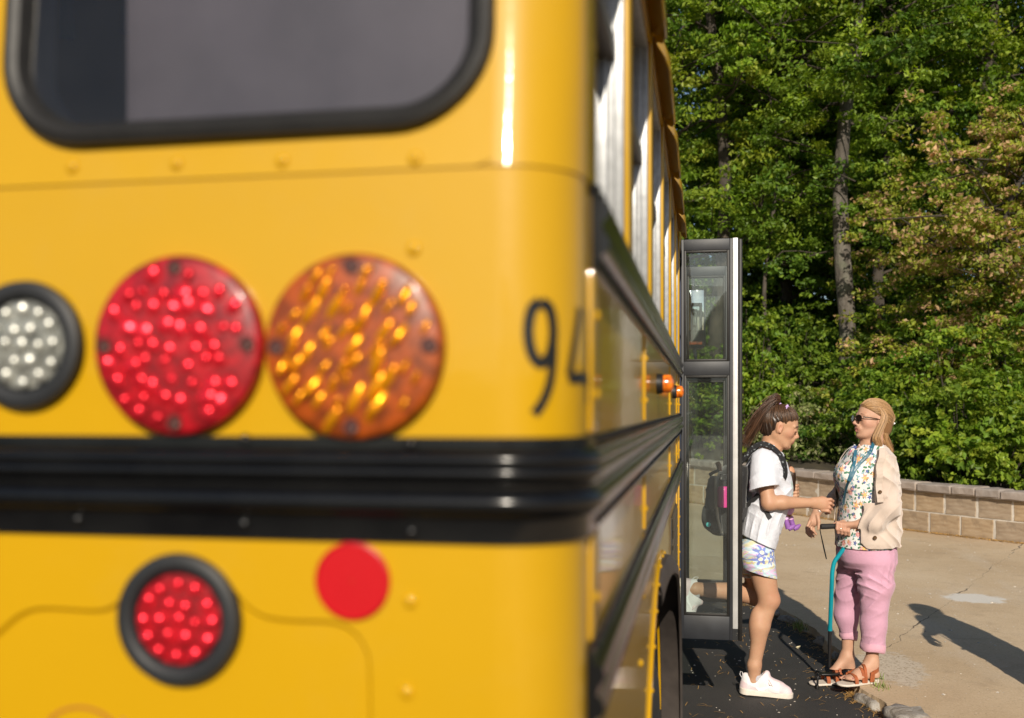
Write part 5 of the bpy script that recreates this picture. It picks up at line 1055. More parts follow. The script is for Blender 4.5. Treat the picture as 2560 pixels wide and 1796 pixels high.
t = NT('floral_blouse'); c = t.ramp(t.noise(20, 2), [(.3, (.76, .74, .72)), (.7, (.80, .79, .77))]); c = flowers(t, c, 34, (.07, .20, .12), .42, 2, (.06, .22, .12), .3, cr=.1, thr=.25, sy=-.8); c = flowers(t, c, 30, (.28, .44, .50), .38, 3, (.20, .36, .42), 2.4, cr=.15, thr=.4, sy=-.8); c = flowers(t, c, 23, (.05, .09, .30), .30, 5, (.12, .16, .42), 1.3, thr=.45, sy=-.8)
c = flowers(t, c, 13, (.76, .36, .20), .40, 6, (.80, .52, .18), 5.1, soft=.2, thr=.3, sy=-.8); c = flowers(t, c, 17, (.64, .15, .22), .32, 9, (.76, .46, .38), 7.7, soft=.14, thr=.55, sy=-.8); t.col(c); t.set(Roughness=.75); t.bump(t.noise(500, 2), .2, .002)
npmesh('blouse', V, F, t.m, lady, True)
# trousers
S = Sdf(W(2065, 1640, -.28), W(2265, 1335, .30), .0038)
S.loft(ztab(W, [(1345, 2100, 2230, .165), (1370, 2095, 2236, .175), (1400, 2098, 2234, .165), (1416, 2106, 2226, .12), (1424, 2116, 2215, .06)]), .03, 2.3)
def lerpcone(rows, sd):
    for (y0, a0, b0, d0), (y1, a1, b1, d1) in zip(rows[:-1], rows[1:]): S.cone(W((a0 + b0) / 2, y0, d0), W((a1 + b1) / 2, y1, d1), (b0 - a0) / 2 * .00235, (b1 - a1) / 2 * .00235, .045)
lerpcone([(1410, 2146, 2236, -.09), (1463, 2149, 2228, -.095), (1517, 2157, 2215, -.095), (1560, 2156, 2212, -.092), (1618, 2154, 2212, -.09)], 0); lerpcone([(1410, 2094, 2178, .09), (1446, 2096, 2168, .10), (1490, 2092, 2155, .105), (1538, 2090, 2145, .105), (1588, 2101, 2143, .105)], 1)
S.cut(W(2182, 1617, -.09), (-.05, .0, -1), .004, W(2148, 1700, -.30), W(2300, 1600, .0)); S.cut(W(2122, 1588, .10), (.0, .0, -1), .004, W(2060, 1700, .0), W(2300, 1570, .3))
zc = float(W(0, 1430)[2]); ff_ = folds(.0062, (70, 40, 110, .7, 1), (-90, 50, 80, 2.4, .9), (130, 90, -20, 1, .8)); S.displace(lambda x, y, z: ff_(x, y, z) * np.clip(1 - (z - zc) / .12, .25, 1)); S.cone(W(2182, 1590, -.09), W(2182, 1640, -.09), .052, .056, .004, None, True); S.cone(W(2121, 1560, .104), W(2121, 1610, .104), .038, .042, .004, None, True)
V, F = S.mesh(); PINK = cloth('pink_cotton', (.60, .33, .45), .8, 600, .14); npmesh('trousers', V, F, PINK, lady, True); TRV = V
PINK2 = cloth('pink_cuff', (.66, .36, .46), .8, 600, .12)
for (x, y, d, r) in ((2183, 1616, -.09, .0685), (2122, 1586, .105, .0505)):
    m = MB().lathe([(r - .009, .020), (r + .002, .022), (r + .004, 0), (r + .003, -.022), (r - .004, -.027), (r - .011, -.024)], (0, 0, 0), 'Z', 40)
    m.v = [(a * (1 + .03 * math.sin(5 * math.atan2(b, a))), b, c + .004 * math.sin(3 * math.atan2(b, a))) for a, b, c in m.v]; o = m.build('trouser_cuff', PINK2, lady, 60, V3(W(x, y, d))); o.rotation_euler = (0, .12, 0)
# cardigan
CREAM = NT('cream_knit'); t = CREAM; wv = t.node('TexWave'); wv.inputs['Scale'].default_value = 130; wv.inputs['Distortion'].default_value = 1.5; t.L(t.coord((1, 1, .12)), wv.inputs[0]); t.col(t.ramp(t.noise(8, 4), [(.3, (.58, .47, .40)), (.7, (.66, .55, .475))])); t.set(Roughness=.92, Sheen_Weight=.4); t.bump(t.math('ADD', wv.outputs['Fac'], t.math('MULTIPLY', t.noise(50, 3), 2)), .35, .004)
S = Sdf(W(2055, 1385, -.38), W(2275, 1085, .38), .0038)
S.loft(ztab(W, [(1112, 2150, 2212, .07), (1122, 2135, 2218, .12), (1140, 2118, 2230, .175), (1172, 2098, 2238, .20), (1221, 2092, 2243, .21), (1280, 2090, 2243, .21), (1330, 2090, 2244, .215), (1350, 2092, 2242, .212), (1362, 2094, 2240, .205)]), .012, 2.3)
S.cone(W(2205, 1150, -.16), W(2222, 1270, -.215), .066, .062, .03); S.cone(W(2222, 1270, -.215), W(2185, 1306, -.195), .062, .056, .03); S.cone(W(2185, 1306, -.195), W(2160, 1311, -.155), .054, .036, .02)
S.cone(W(2140, 1150, .16), W(2100, 1240, .25), .060, .053, .03); S.cone(W(2100, 1240, .25), W(2066, 1266, .25), .052, .040, .02)
S.displace(folds(.010, (90, 40, 60, .9, 1), (-70, 60, 90, 2.0, .9), (120, 60, -20, .5, .6)))
# front opening: the body is hollow and cut away along two edges
S.loft(ztab(W, [(1095, 2120, 2205, .10), (1125, 2122, 2206, .115), (1140, 2105, 2215, .155), (1172, 2078, 2226, .18), (1221, 2072, 2231, .19), (1300, 2072, 2232, .19), (1400, 2074, 2230, .19)]), .008, 2.3, True)
w, X, Y, Z = S.win(S.lo, S.lo + S.n * S.h)
ez = np.array([W(0, y)[2] for y in (1400, 1300, 1221, 1160, 1120, 1095)]); ex = np.array([W(x, 1200)[0] for x in (2166, 2160, 2156, 2160, 2172, 2186)])
xe = np.interp(Z.ravel(), ez, ex)[None, None, :].astype(np.float32); arm = np.zeros_like(S.f, dtype=bool)
dcut = np.maximum(X - xe, np.maximum(Y - .10, -(Y + .30)))                                  # near-side opening
guard = (Z < float(W(0, 1250)[2])) & (Y < -.155); ff = S.f[w]; S.f[w] = np.where(guard, ff, np.maximum(ff, -dcut))
ex2 = np.array([W(x, 1200)[0] for x in (2086, 2084, 2086, 2092, 2118, 2140)]); xe2 = np.interp(Z.ravel(), ez, ex2)[None, None, :].astype(np.float32)
S.cone(W(2160, 1311, -.155), W(2140, 1313, -.13), .031, .034, .004, None, True)
V, F = S.mesh(); card = npmesh('cardigan', V, F, CREAM.m, lady, True); CV = V
t = NT('rib_knit'); wv = t.node('TexWave', bands_direction='Z'); wv.inputs['Scale'].default_value = 42; t.L(t.coord(), wv.inputs[0]); t.col(t.mix(t.math('MULTIPLY', wv.outputs['Fac'], .5), (.66, .555, .48), (.52, .42, .35))); t.set(Roughness=.92); t.bump(wv.outputs['Fac'], .5, .004); RIB = t.m
P = []
for py in range(1118, 1252, 8):                                  # ribbed band along the near front edge
    z = float(W(0, py)[2]); q = CV[(np.abs(CV[:, 2] - z) < .006) & (CV[:, 1] < -.05) & (CV[:, 0] > W(2140, 1200)[0])]
    if len(q) < 4: continue
    x0 = np.percentile(q[:, 0], 1); y0 = q[q[:, 0] < x0 + .025][:, 1].min(); P.append(Vector((float(x0) + .010, float(y0) - .002, z)))
P = [P[0]] + [(P[i - 1] + P[i] * 2 + P[i + 1]) / 4 for i in range(1, len(P) - 1)] + [P[-1]]
ribbon(catmull(P, 2), Vector((-.45, -1, .1)), .017, .006).build('front_band', RIB, card, 50)
BUT = simple('horn_button', (.10, .055, .025), .3, var=.6, vs=150)
for x, y in ((2169, 1232), (2184, 1344)):
    p = onsurf(CV, [W(x, y, -.2)], -1, .006, .012)[0]
    if y < 1300: k_ = min(P, key=lambda v: abs(v.z - p[2])); p = A_(k_.x, k_.y - .008, k_.z)
    MB().lathe([(.0115, 0), (.012, .002), (.010, .0045), (.006, .0035), (.001, .0035)], (0, 0, 0), 'Y', 20).build('button', BUT, card, 50, V3(p))
pth = [V3(p) for p in onsurf(CV, [W(x, y, -.2) for x, y in ((2176, 1352), (2195, 1352), (2215, 1350), (2232, 1347))], -1, .001, .012)]
# far front edge of the cardigan, seen from inside
m = MB(); rg = []
for x, y, d in ((2130, 1116, .10), (2113, 1128, .13), (2101, 1145, .15), (2091, 1172, .165), (2087, 1221, .165), (2086, 1270, .165), (2085, 1311, .165), (2088, 1345, .16)):
    p = V3(W(x, y, d - .05)); rg.append([p, p + Vector((.006, .0, 0)), p + Vector((.040, .10, 0)), p + Vector((.034, .10, 0))])
m.loops(rg, True, True, True).build('far_front', CREAM.m, card, 50)
# lanyard with printed words, necklace
LAN = simple('lanyard_teal', (.020, .115, .175), .5, var=.1); lan = None
def onb(px, off=.004): return [V3(p) for p in onsurf(BV, [W(x, y, -.1) for x, y in px], -1, off, .010)]
la = [(2179, 1116), (2170, 1127), (2158, 1140), (2147, 1152), (2137, 1163), (2128, 1175), (2120, 1188), (2113, 1202)]; P1 = onb(la); P1[0] = V3(W(2184, 1106, -.075)); P1[1].y = min(P1[1].y, float(W(0, 1126, -.09)[1]))
lb = [(2142, 1126), (2136, 1142), (2130, 1158), (2122, 1172), (2117, 1185), (2112, 1202)]; P2_ = onb(lb); lan = ribbon(catmull(P2_, 3), Vector((-.4, -1, .2)), .0088).build('lanyard', LAN, lady, 50); o = ribbon(catmull([p + Vector((0, -.003, 0)) for p in P1], 3), Vector((-.3, -1, .25)), .0095).build('strap', LAN, lan, 50)
P3 = onb([(2112, 1200), (2111, 1225), (2109, 1250), (2108, 1262)], .006); ribbon(P3, Vector((-.4, -1, 0)), .006).build('strap', simple('lanyard_dark', (.012, .05, .075), .5), lan, 50)
MB().tube(onb([(2108, 1262), (2107, 1272)], .008), .004, 6).build('clip', STEEL, lan, 60)
WHT = simple('print_white', (.75, .78, .78), .6)
def words(txt, a, b, h):
    cu = bpy.data.curves.new('lettering', 'FONT'); cu.body = txt; cu.size = h; cu.align_x = 'CENTER'; cu.align_y = 'CENTER'; cu.extrude = .0003; o = bpy.data.objects.new('lettering', cu)
    COL.objects.link(o); dg = bpy.context.evaluated_depsgraph_get(); me = bpy.data.meshes.new_from_object(o.evaluated_get(dg)); bpy.data.objects.remove(o)
    me.materials.clear(); me.materials.append(WHT); q = link('lettering', me, lan); x = (b - a).normalized(); n = Vector((-.3, -1, .25)); n = (n - x * n.dot(x)).normalized(); y = n.cross(x); M = Matrix((x, y, n)).transposed().to_4x4(); q.matrix_local = Matrix.Translation((a + b) / 2 + n * .0022) @ M
C1 = catmull([p + Vector((0, -.003, 0)) for p in P1], 3)
for i, j in ((13, 15), (7, 9), (2, 4)): words('EAGLES', C1[i + 1 if False else j], C1[i], .0105)
C2_ = catmull(P2_, 3)
for i, j in ((8, 10), (3, 5)): words('EAGLES', C2_[j], C2_[i], .0095)
m = MB()
for k in range(9): f = k / 8; p = W(2148 + 6 * math.sin(f * 3.1) - 5 * f, 1113 + 24 * f, -.055 - .02 * math.sin(f * 3.1)); m.lathe(dome(.0045, .004, rings=2), V3(p), 'Y', 8)
tag(m.build('necklace', simple('beads', (.75, .55, .45), .3), lady, 60), kind='stuff')
# watch, bracelets, ring
wp = V3(W(2150, 1309, -.175)); wa = MB().lathe([(.032, -.009), (.034, -.008), (.034, .008), (.032, .009)], (0, 0, 0), 'X', 24).build('watch', simple('watch_band', (.55, .42, .36), .5), lady, 50, V3(W(2148, 1312, -.142))); wa.rotation_euler = (0, .1, .45)
m = MB(); m.bbox((-.013, -.005, -.017), (.013, .005, .017), .004); o = m.build('watch_face', simple('watch_glass', (.02, .025, .04), .1), wa, 50, (0, -.034, .002))
for k in range(3):
    b = MB().lathe([(.0285 + .002 * math.cos(a), .002 * math.sin(a) + .004 * k) for a in [k2 * math.pi / 3 for k2 in range(7)]], (0, 0, 0), 'Z', 20).build('bracelet', STEEL, lady, 60, V3(W(2047, 1275, .252))); b.rotation_euler = (.25, -.5 + .1 * k, .2)
MB().lathe([(.0105, -.002), (.0115, 0), (.0105, .002)], (0, 0, 0), 'Z', 14).build('ring', STEEL, lady, 60, V3(W(2102, 1322, gy - .034)))
# sandals
TAN = simple('tan_leather', (.34, .095, .035), .5, var=.2, vs=40, bump=.15); WSOLE = simple('sandal_sole', (.66, .58, .50), .7, var=.1)
def sandal(ft, zf):
    d = ft[1] - ft[0]; d[2] = 0; L = np.linalg.norm(d); u = d / L; n = A_(-u[1], u[0], 0); h = ft[0].copy(); h[2] = zf
    root = thing('sandal', None, None); root.parent = lady
    S = Sdf(np.minimum(h, h + d) - .10, np.maximum(h, h + d) + .10, .0034); w, X, Y, Z = S.win(S.lo, S.lo + 5); a = (X - h[0]) * u[0] + (Y - h[1]) * u[1]; b = (X - h[0]) * n[0] + (Y - h[1]) * n[1]
    rad = .036 + .012 * np.clip((a - .06) / (L * .4), 0, 1); q = np.sqrt(np.maximum(np.abs(a - L * .51) - (L * .51 - .006), 0) ** 2 + b * b) - rad; top = zf + .024 - .010 * np.clip(a / L, 0, 1); S.f[w] = np.maximum(q, np.maximum(Z - top, zf + .002 - Z)); V, F = S.mesh(); npmesh('sole', V, F, WSOLE, root, True)
    def band(fr, hgt, wid, sl=0, name='strap', grow=.0):
        pts = []
        for k in range(13): aa = math.pi * k / 12; p = h + u * L * (fr + sl * math.cos(aa)) + n * math.cos(aa) * (.041 + grow) + A_(0, 0, .016 + (hgt - .016) * math.sin(aa) ** .8); pts.append(V3(p))
        nn = [Vector((float((n * math.cos(math.pi * k / 12))[0]), float((n * math.cos(math.pi * k / 12))[1]), math.sin(math.pi * k / 12) + .05)) for k in range(13)]; ribbon(pts, nn, wid, .004).build(name, TAN, root, 50)
    band(.74, .062, .011, .02, grow=.006); band(.46, .092, .009, .05); band(.36, .108, .008, .06)
    pts = [V3(h + u * (L * .30 - .062 * math.sin(math.pi * k / 12) - .02) + n * math.cos(math.pi * k / 12) * .044 + A_(0, 0, .072 + .012 * math.sin(math.pi * k / 12))) for k in range(13)]; nn = [Vector((float(x[0]), float(x[1]), 0)) for x in [n * math.cos(math.pi * k / 12) - u * math.sin(math.pi * k / 12) for k in range(13)]]; ribbon(pts, nn, .010, .004).build('heel_strap', TAN, root, 50)
    for s in (-1, 1): ribbon([V3(h + u * (L * .22) + n * s * .042 + A_(0, 0, .018)), V3(h + u * (L * .20) + n * s * .043 + A_(0, 0, .075))], V3(n * s), .014, .004).build('side_strap', TAN, root, 50)
sandal(f1, .0); sandal(f2, -.055)
# ------------------------------------------------------------------ the cane
cr, K = frame(2075, 1680, 6.0, 0); dz = 5.97 - 6.0
cane = thing('walking_cane', 'teal walking cane with black grip and four small feet', 'cane', cr, YAW)
TEAL = simple('teal_anodised', (.008, .36, .46), .28, .35, var=.06); CBK = simple('cane_black', (.012, .012, .013), .4, .3)
gd = gy + dz
top = catmull([V3(K(2112, 1316, gd)), V3(K(2121, 1322, gd)), V3(K(2122, 1338, gd + .01)), V3(K(2116, 1362, gd + .02)), V3(K(2098, 1388, gd + .03)), V3(K(2086, 1406, gd + .035)), V3(K(2081, 1430, gd + .035)), V3(K(2080, 1450, gd + .035))], 6)
foot_p = V3(K(2073, 1668, .0)); mid = V3(K(2075, 1576, .0)); top[-1] = top[-1]
MB().tube(top + [mid], .0125, 16).build('shaft', TEAL, cane, 60); MB().lathe([(.0125, 0), (.0142, .004), (.0142, .022), (.0128, .026)], (0, 0, 0), 'Z', 20).build('collar', TEAL, cane, 60, mid - Vector((0, 0, .004)))
MB().tube([mid + Vector((0, 0, .02)), foot_p], .0098, 14).build('lower_shaft', CBK, cane, 60)
gp = [V3(K(2051, 1317, gd)), V3(K(2054, 1317, gd)), V3(K(2080, 1316, gd)), V3(K(2112, 1315, gd)), V3(K(2116, 1316, gd))]; MB().tube(gp, [.012, .0165, .0155, .0165, .013], 16).build('grip', simple('grip_foam', (.014, .013, .013), .75, bump=.2), cane, 60)
MB().tube([V3(K(2052, 1318, gd)), V3(K(2050, 1326, gd)), V3(K(2053, 1340, gd - .004)), V3(K(2060, 1372, gd - .008)), V3(K(2066, 1398, gd - .01))], [.004, .005, .0055, .0075, .006], 8, True, .5).build('wrist_strap', CBK, cane, 60)
bz = .075; b0 = Vector((foot_p.x, foot_p.y, bz)); MB().bbox((b0.x - .055, b0.y - .018, bz - .006), (b0.x + .06, b0.y + .018, bz + .006), .004).build('base_plate', CBK, cane, 50)
for sx, sy, ex, ey in ((-.05, -.012, -.085, -.05), (-.04, .012, -.06, .075), (.05, -.012, .075, -.085), (.055, .012, .105, .045)):
    a = b0 + Vector((sx, sy, 0)); e = b0 + Vector((ex, ey, 0)); e.z = .012; k = e.copy(); k.z = bz - .008; k = k.lerp(a, .12); lg = MB().tube(catmull([a, a.lerp(k, .6) + Vector((0, 0, .006)), k, e], 5), .0062, 10).build('leg', CBK, cane, 60); MB().lathe([(.001, 0), (.011, .001), (.0115, .012), (.0085, .022)], (e.x, e.y, 0), 'Z', 14).build('rubber_foot', RUB, lg, 50)
# ------------------------------------------------------------------ someone standing outside the right edge, whose shadow falls on the pavement
by = thing('person', 'person in dark blue outside the right edge, casting the long shadow on the pavement', 'person', (2.06, 5.58, PZ), YAW + .25, 'people by the bus door')
NAVY, TAUPE = cloth('navy_knit', (.03, .045, .09)), cloth('taupe_cotton', (.22, .19, .16))
def clone(o, par):
    c = copy_part(o, par)
    for sl_ in c.material_slots:
        if sl_.material and sl_.material.name in ('cream_knit', 'rib_knit'): sl_.link = 'OBJECT'; sl_.material = NAVY
        elif sl_.material and sl_.material.name in ('pink_cotton', 'pink_cuff', 'floral_blouse'): sl_.link = 'OBJECT'; sl_.material = TAUPE
    for ch in list(o.children): clone(ch, c)
for ch in list(lady.children):
    if ch.name.split('.')[0] not in ('lanyard', 'sunglasses', 'bracelet'): clone(ch, by)
# ================================================================== trees and shrubs
def leaf_mat(name, tr=.45):
    t = NT(name); a = t.node('Attribute'); a.attribute_name = 'tint'; t.col(a.outputs['Color']); t.set(Roughness=.48, Specular_IOR_Level=.35)
    tl = t.node('BsdfTranslucent'); hs = t.node('HueSaturation'); hs.inputs['Saturation'].default_value = 1.1; hs.inputs['Value'].default_value = 1.25; t.L(a.outputs['Color'], hs.inputs['Color']); t.L(hs.outputs[0], tl.inputs[0])
    mx = t.node('MixShader'); mx.inputs[0].default_value = tr; t.L(t.b.outputs[0], mx.inputs[1]); t.L(tl.outputs[0], mx.inputs[2]); t.L(mx.outputs[0], t.out.inputs[0]); return t.m
LEAF = leaf_mat('leaf')
t = NT('grey_bark'); n1 = t.noise(6, 6, .65, t.coord((1, 1, .25))); n2 = t.noise(30, 4, .6, t.coord((1, 1, .3))); n3 = t.noise(1.5, 3)
c = t.ramp(n1, [(.3, (.045, .038, .03)), (.5, (.105, .09, .075)), (.7, (.20, .18, .155))]); c = t.mix(t.math('MULTIPLY', t.step(n3, .55, .7), .5), c, (.15, .17, .11))
t.col(c); t.set(Roughness=.9); t.bump(t.math('ADD', n1, n2), .9, .03); BARK = t.m
BARK2 = simple('brown_bark', (.058, .047, .037), .92, var=.5, vs=6, bump=.6, bs=25)
LIMB = simple('dark_twig', (.055, .043, .032), .9, var=.4, vs=8)
def leaves(C, R, per, size, pal, g, flat=.75, mixr=.72):
    """C: clump centres (n,3), R: radii; returns verts, faces, tints of small pointed leaf faces grouped in sprays"""
    n = len(C); N = n * per; ci = np.repeat(np.arange(n), per)
    d = g.normal(size=(N, 3)); d /= np.linalg.norm(d, axis=1)[:, None]; rad = g.random(N) ** .45
    sub = g.normal(size=(n, 6, 3)) * .66; off = d * rad[:, None] * np.array([.50, .50, .30]) + sub[ci, g.integers(0, 6, N)]      # six flat sub-sprays to a clump
    P = C[ci] + off * R[ci][:, None] * np.array([1, 1, flat])
    out = off / (np.linalg.norm(off, axis=1)[:, None] + 1e-6)
    nrm = out * .45 + np.array([0, 0, .55]) + g.normal(size=(N, 3)) * .5; nrm /= np.linalg.norm(nrm, axis=1)[:, None]
    a = np.cross(nrm, g.normal(size=(N, 3))); a /= np.linalg.norm(a, axis=1)[:, None]; a[:, 2] -= .25
    b = np.cross(nrm, a); b /= np.linalg.norm(b, axis=1)[:, None]
    s = size * (.6 + .8 * g.random(N))[:, None]
    V = np.stack([P - a * s * .5, P + b * s * .34 + nrm * s * .10, P + a * s * .55 - nrm * s * .06, P - b * s * .34 + nrm * s * .10], 1).reshape(-1, 3)
    per_ = per; pal = np.array(pal); cl = g.integers(0, len(pal), n); k = np.where(g.random(N) < mixr, cl[ci], g.integers(0, len(pal), N))
    T = pal[k] * (1.05 + .65 * g.random(N))[:, None] * (.8 + .4 * g.random(n))[ci][:, None]
    return V, np.arange(N * 4).reshape(N, 4), np.repeat(T, 4, 0)
GREEN = [(.105, .175, .018), (.14, .21, .020), (.075, .140, .016), (.175, .235, .024), (.115, .18, .020)]
YGREEN = [(.155, .235, .022), (.195, .265, .026), (.115, .195, .020), (.225, .265, .030)]
RUST = [(.44, .29, .16), (.38, .25, .13), (.24, .26, .03), (.22, .25, .03), (.26, .27, .04), (.18, .225, .026), (.20, .24, .03)]
DEEP = [(.060, .120, .014), (.085, .150, .017), (.050, .105, .014), (.12, .175, .020)]
SAGE = [(.24, .27, .11), (.20, .24, .08), (.30, .29, .15), (.16, .205, .05)]
def tree(name, label, px, Z, H, r0, pal, seed, lean_px=0, crown=(.12, 1.0), spread=2.6, nclump=190, per=115, size=.125, rc=.52, ncurve=.15, group='trees behind the wall'):
    g = np.random.default_rng(seed); rr = random.Random(seed)
    base = at_depth(px, 1020, Z); gz = .6 + .055 * max(0, Z - 15); base.z = gz - .2
    root = thing(name, label, 'tree', base, 0, group); top = RT * (lean_px * Z / FPX) + Vector((0, 0, H))
    tp = [Vector((0, 0, 0)).lerp(top, k / 12) + Vector((math.sin(k * .9 + seed) * ncurve, math.cos(k * .7 + seed) * ncurve, 0)) * min(1, k / 3) for k in range(13)]
    rad = [r0 * (1.35 if k == 0 else 1.08 if k == 1 else 1) * (1 - k / 13.5) ** .8 * (1 + .06 * math.sin(k * 2.1 + seed)) for k in range(13)]
    m = MB(); tf = catmull(tp, 3); rf = list(np.interp(np.linspace(0, 12, len(tf)), range(13), rad)); m.tube(tf, rf, 12)
    m.build('trunk', BARK if seed == 1 else BARK2, root, 60)
    C = []; R = []; mb = MB()
    nl = int(nclump / 6)
    for i in range(nl):
        u = crown[0] + (crown[1] - crown[0]) * (i + rr.random()) / nl; k = u * 12; q = tp[int(min(k, 11.9))].lerp(tp[min(12, int(k) + 1)], k % 1 if k < 12 else 1)
        a = i * 2.4 + rr.uniform(-.5, .5); prof = math.sin(math.pi * min(1, max(.12, (u - crown[0]) / (1.04 - crown[0]) * .82 + .16))) ** .6
        L = spread * prof * rr.uniform(.65, 1.15); d = Vector((math.cos(a), math.sin(a), rr.uniform(.05, .65))).normalized()
        pts = [q + d * L * f + Vector((0, 0, -.22 * L * f * f + .12 * math.sin(f * 5 + i))) for f in (0, .3, .6, 1)]
        mb.tube(pts, [max(.012, r0 * .34 * (1 - u * .6) * f) for f in (1, .7, .45, .15)], 6)
        for j in range(6):
            f = rr.uniform(.35, 1.08); w = pts[0].lerp(pts[-1], min(f, 1)) + Vector((rr.gauss(0, .42), rr.gauss(0, .42), rr.gauss(.05, .34))) * (L / 2.2 + .25)
            mb.tube([pts[0].lerp(pts[-1], max(.15, f - .3)), w], [.016, .006], 4); C.append(w); R.append(rc * rr.uniform(.6, 1.25))
    mb.build('limbs', LIMB, root, 60)
    V, F, T = leaves(np.array([tuple(c) for c in C]), np.array(R), int(per * 2.2), size * .69, pal, g, .75, .2 if pal is RUST else .72)
    npmesh('crown', V, F, LEAF, root, False, T); return root
def shrub(name, label, pos, h, w, pal, seed, n=46, per=95, size=.075, group='shrubs behind the wall', cat='shrub'):
    g = np.random.default_rng(seed); rr = random.Random(seed); root = thing(name, label, cat, pos, 0, group); C = []; mb = MB()
    for i in range(n):
        a, r = rr.uniform(0, 6.28), w * .5 * rr.random() ** .6; z = h * rr.uniform(.1, 1) * (1 - .45 * (r / (w * .5)) ** 2); c = Vector((r * math.cos(a), r * math.sin(a), z)); C.append(c)
        if i % 2 == 0: mb.tube([(c.x * .2, c.y * .2, -.1), (c.x * .6, c.y * .6, z * .55), c], [.014, .010, .004], 5)
    mb.build('stems', LIMB, root, 60)
    V, F, T = leaves(np.array([tuple(c) for c in C]), np.array([rr.uniform(.16, .32) * (h / 1.6) ** .4 for _ in C]), per, size, pal, g, .85)
    npmesh('foliage', V, F, LEAF, root, False, T); return root
tree('maple_tree', 'tall grey-trunked maple rising just above the two people', 2105, 18.2, 14.5, .175, GREEN, 1, 45, (.42, 1), 3.0, 190, 150)
tree('maple_tree', 'slim tree close behind the right side of the tall maple', 2215, 20.5, 13, .13, GREEN, 2, -10, (.25, 1), 2.3, 150, 115)
tree('rusty_tree', 'leaning tree with rust brown and yellow leaves at the right edge', 2470, 16.0, 5.6, .12, RUST, 3, 110, (.22, 1), 2.3, 190, 135, .10, .42, .3)
tree('maple_tree', 'bright green tree right above the open bus door', 1800, 18.6, 14.5, .15, YGREEN, 4, -20, (.40, 1), 2.9, 200, 125)
tree('maple_tree', 'green tree half hidden behind the bus windows', 1610, 19.5, 14, .16, GREEN, 5, -30, (.1, 1), 2.8, 200, 115)
tree('maple_tree', 'dark tree filling the gap left of the tall maple', 1950, 25.0, 14, .17, DEEP, 6, 25, (.08, 1), 2.8, 200, 110, .14, .6)
tree('maple_tree', 'yellow-green tree in the upper right corner', 2440, 19.8, 15, .15, YGREEN, 7, 60, (.36, 1), 3.0, 210, 120)
tree('maple_tree', 'dark tree behind the rust-leaved tree', 2380, 24.5, 15, .18, DEEP, 8, -30, (.06, 1), 3.2, 200, 105, .15, .65)
tree('maple_tree', 'green tree outside the right edge behind the rusty one', 2690, 19.5, 14, .2, GREEN, 9, 0, (.12, 1), 3.0, 180, 115)
tree('maple_tree', 'deep green tree in the back row above the older person', 2140, 27, 16, .2, DEEP, 10, 0, (.05, 1), 3.4, 210, 100, .17, .72)
tree('maple_tree', 'deep green tree in the back row above the door', 1840, 27.5, 15.5, .2, DEEP, 11, 10, (.05, 1), 3.4, 200, 100, .17, .72)
tree('maple_tree', 'deep green tree in the back row behind the bus roofline', 1620, 28, 15, .2, DEEP, 12, 0, (.05, 1), 3.4, 180, 95, .17, .72)
tree('maple_tree', 'deep green tree in the back row at the far right', 2600, 28, 16, .2, DEEP, 13, 0, (.05, 1), 3.4, 190, 95, .17, .72)
tree('maple_tree', 'thin-trunked tree between the door and the girl', 1940, 18.6, 9.5, .05, GREEN, 14, -30, (.38, 1), 1.8, 110, 110, .11, .42)
tree('maple_tree', 'deep green tree farthest back behind the tall maple', 2030, 32, 15, .2, DEEP, 15, 0, (.0, 1), 4.2, 220, 100, .21, .95)
tree('maple_tree', 'deep green tree farthest back behind the slim tree', 2270, 32.5, 15, .2, DEEP, 16, 0, (.0, 1), 4.2, 220, 100, .21, .95)
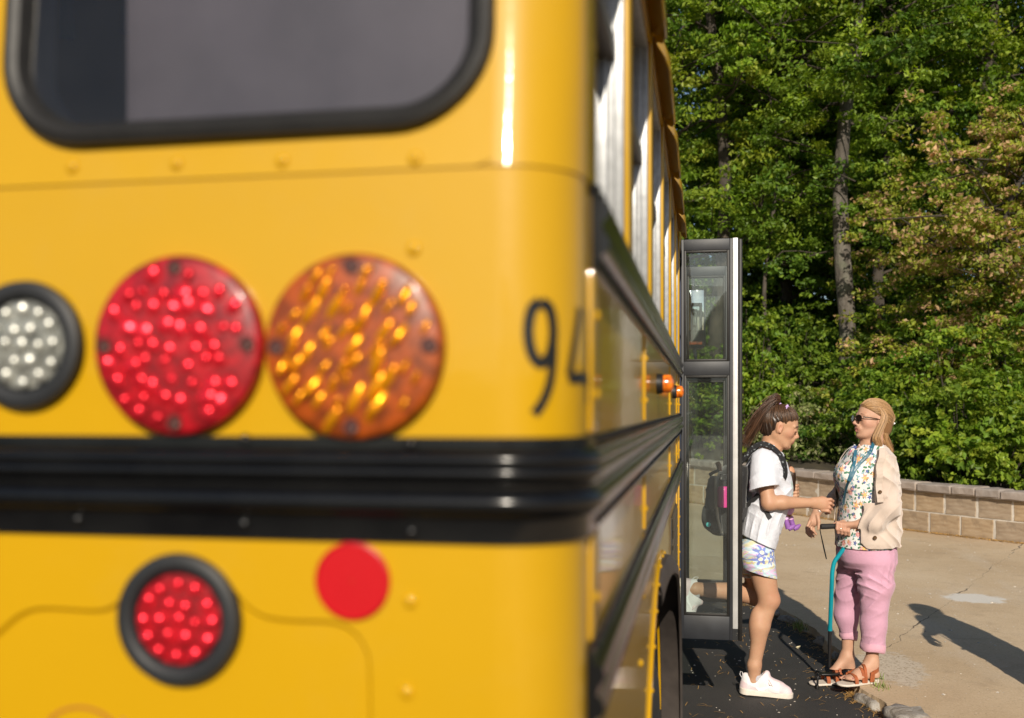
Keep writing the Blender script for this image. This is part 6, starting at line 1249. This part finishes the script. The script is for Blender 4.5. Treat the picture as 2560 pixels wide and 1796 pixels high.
tree('maple_tree', 'deep green tree farthest back above the bus door', 1780, 33, 15, .2, DEEP, 17, 0, (.0, 1), 4.2, 200, 100, .21, .95)
SH = [('rounded green shrub over the wall at the right edge', 2570, 14.2, 2.6, 2.6, GREEN), ('leafy shrub on the wall right of the older person', 2400, 14.7, 2.3, 2.3, YGREEN), ('dense low shrub behind the cardigan of the older person', 2270, 15.6, 2.5, 2.2, GREEN),
      ('dark shrub behind the head of the older person', 2150, 16.9, 1.7, 2.0, DEEP), ('pale sage bush on the wall between the two people', 2010, 16.9, 1.35, 1.6, SAGE), ('green shrub behind the sage bush', 1965, 18.6, 2.9, 2.2, GREEN),
      ('yellow-green shrub behind the ponytail', 1870, 18.3, 2.8, 2.1, YGREEN), ('green shrub seen through the lower door glass', 1765, 18.8, 2.7, 2.3, GREEN), ('green shrub at the left end of the door glass', 1665, 19.8, 2.8, 2.6, GREEN),
      ('tall dark shrub under the rusty tree', 2480, 17.0, 3.6, 2.6, DEEP), ('tall dark shrub between the trunks', 2290, 18.6, 3.8, 2.6, DEEP), ('tall green shrub below the slim tree', 2230, 17.8, 3.2, 2.0, GREEN), ('tall dark shrub behind the door edge', 1845, 20.4, 3.0, 2.5, DEEP), ('tall dark shrub left of the maple trunk', 2020, 20.4, 2.9, 2.2, DEEP),
      ('tall yellow-green shrub under the upper right tree', 2590, 16.6, 3.7, 2.6, YGREEN), ('small bright shrub touching the cap stones at the right', 2490, 13.7, 1.2, 1.6, YGREEN), ('small shrub touching the cap stones beside the cardigan', 2330, 14.8, 1.2, 1.5, GREEN)]
for i, (lb, px, Z, h, w, pal) in enumerate(SH):
    p = at_depth(px, 1020, Z); p.z = .55 + .05 * max(0, Z - 15); sage = pal is SAGE
    shrub('sage_bush' if sage else 'shrub', lb, p, h, w, pal, 100 + i, int(46 * max(1, h / 2.2)), 130 if sage else 100, .055 if sage else .08)
p = at_z(2532, 1345, PZ); shrub('weed', 'small leafy weed growing at the foot of the wall on the right', p, .22, .24, [(.10, .17, .02), (.08, .14, .02)], 300, 7, 16, .06, None, 'weed').scale = (1, 1, 1)
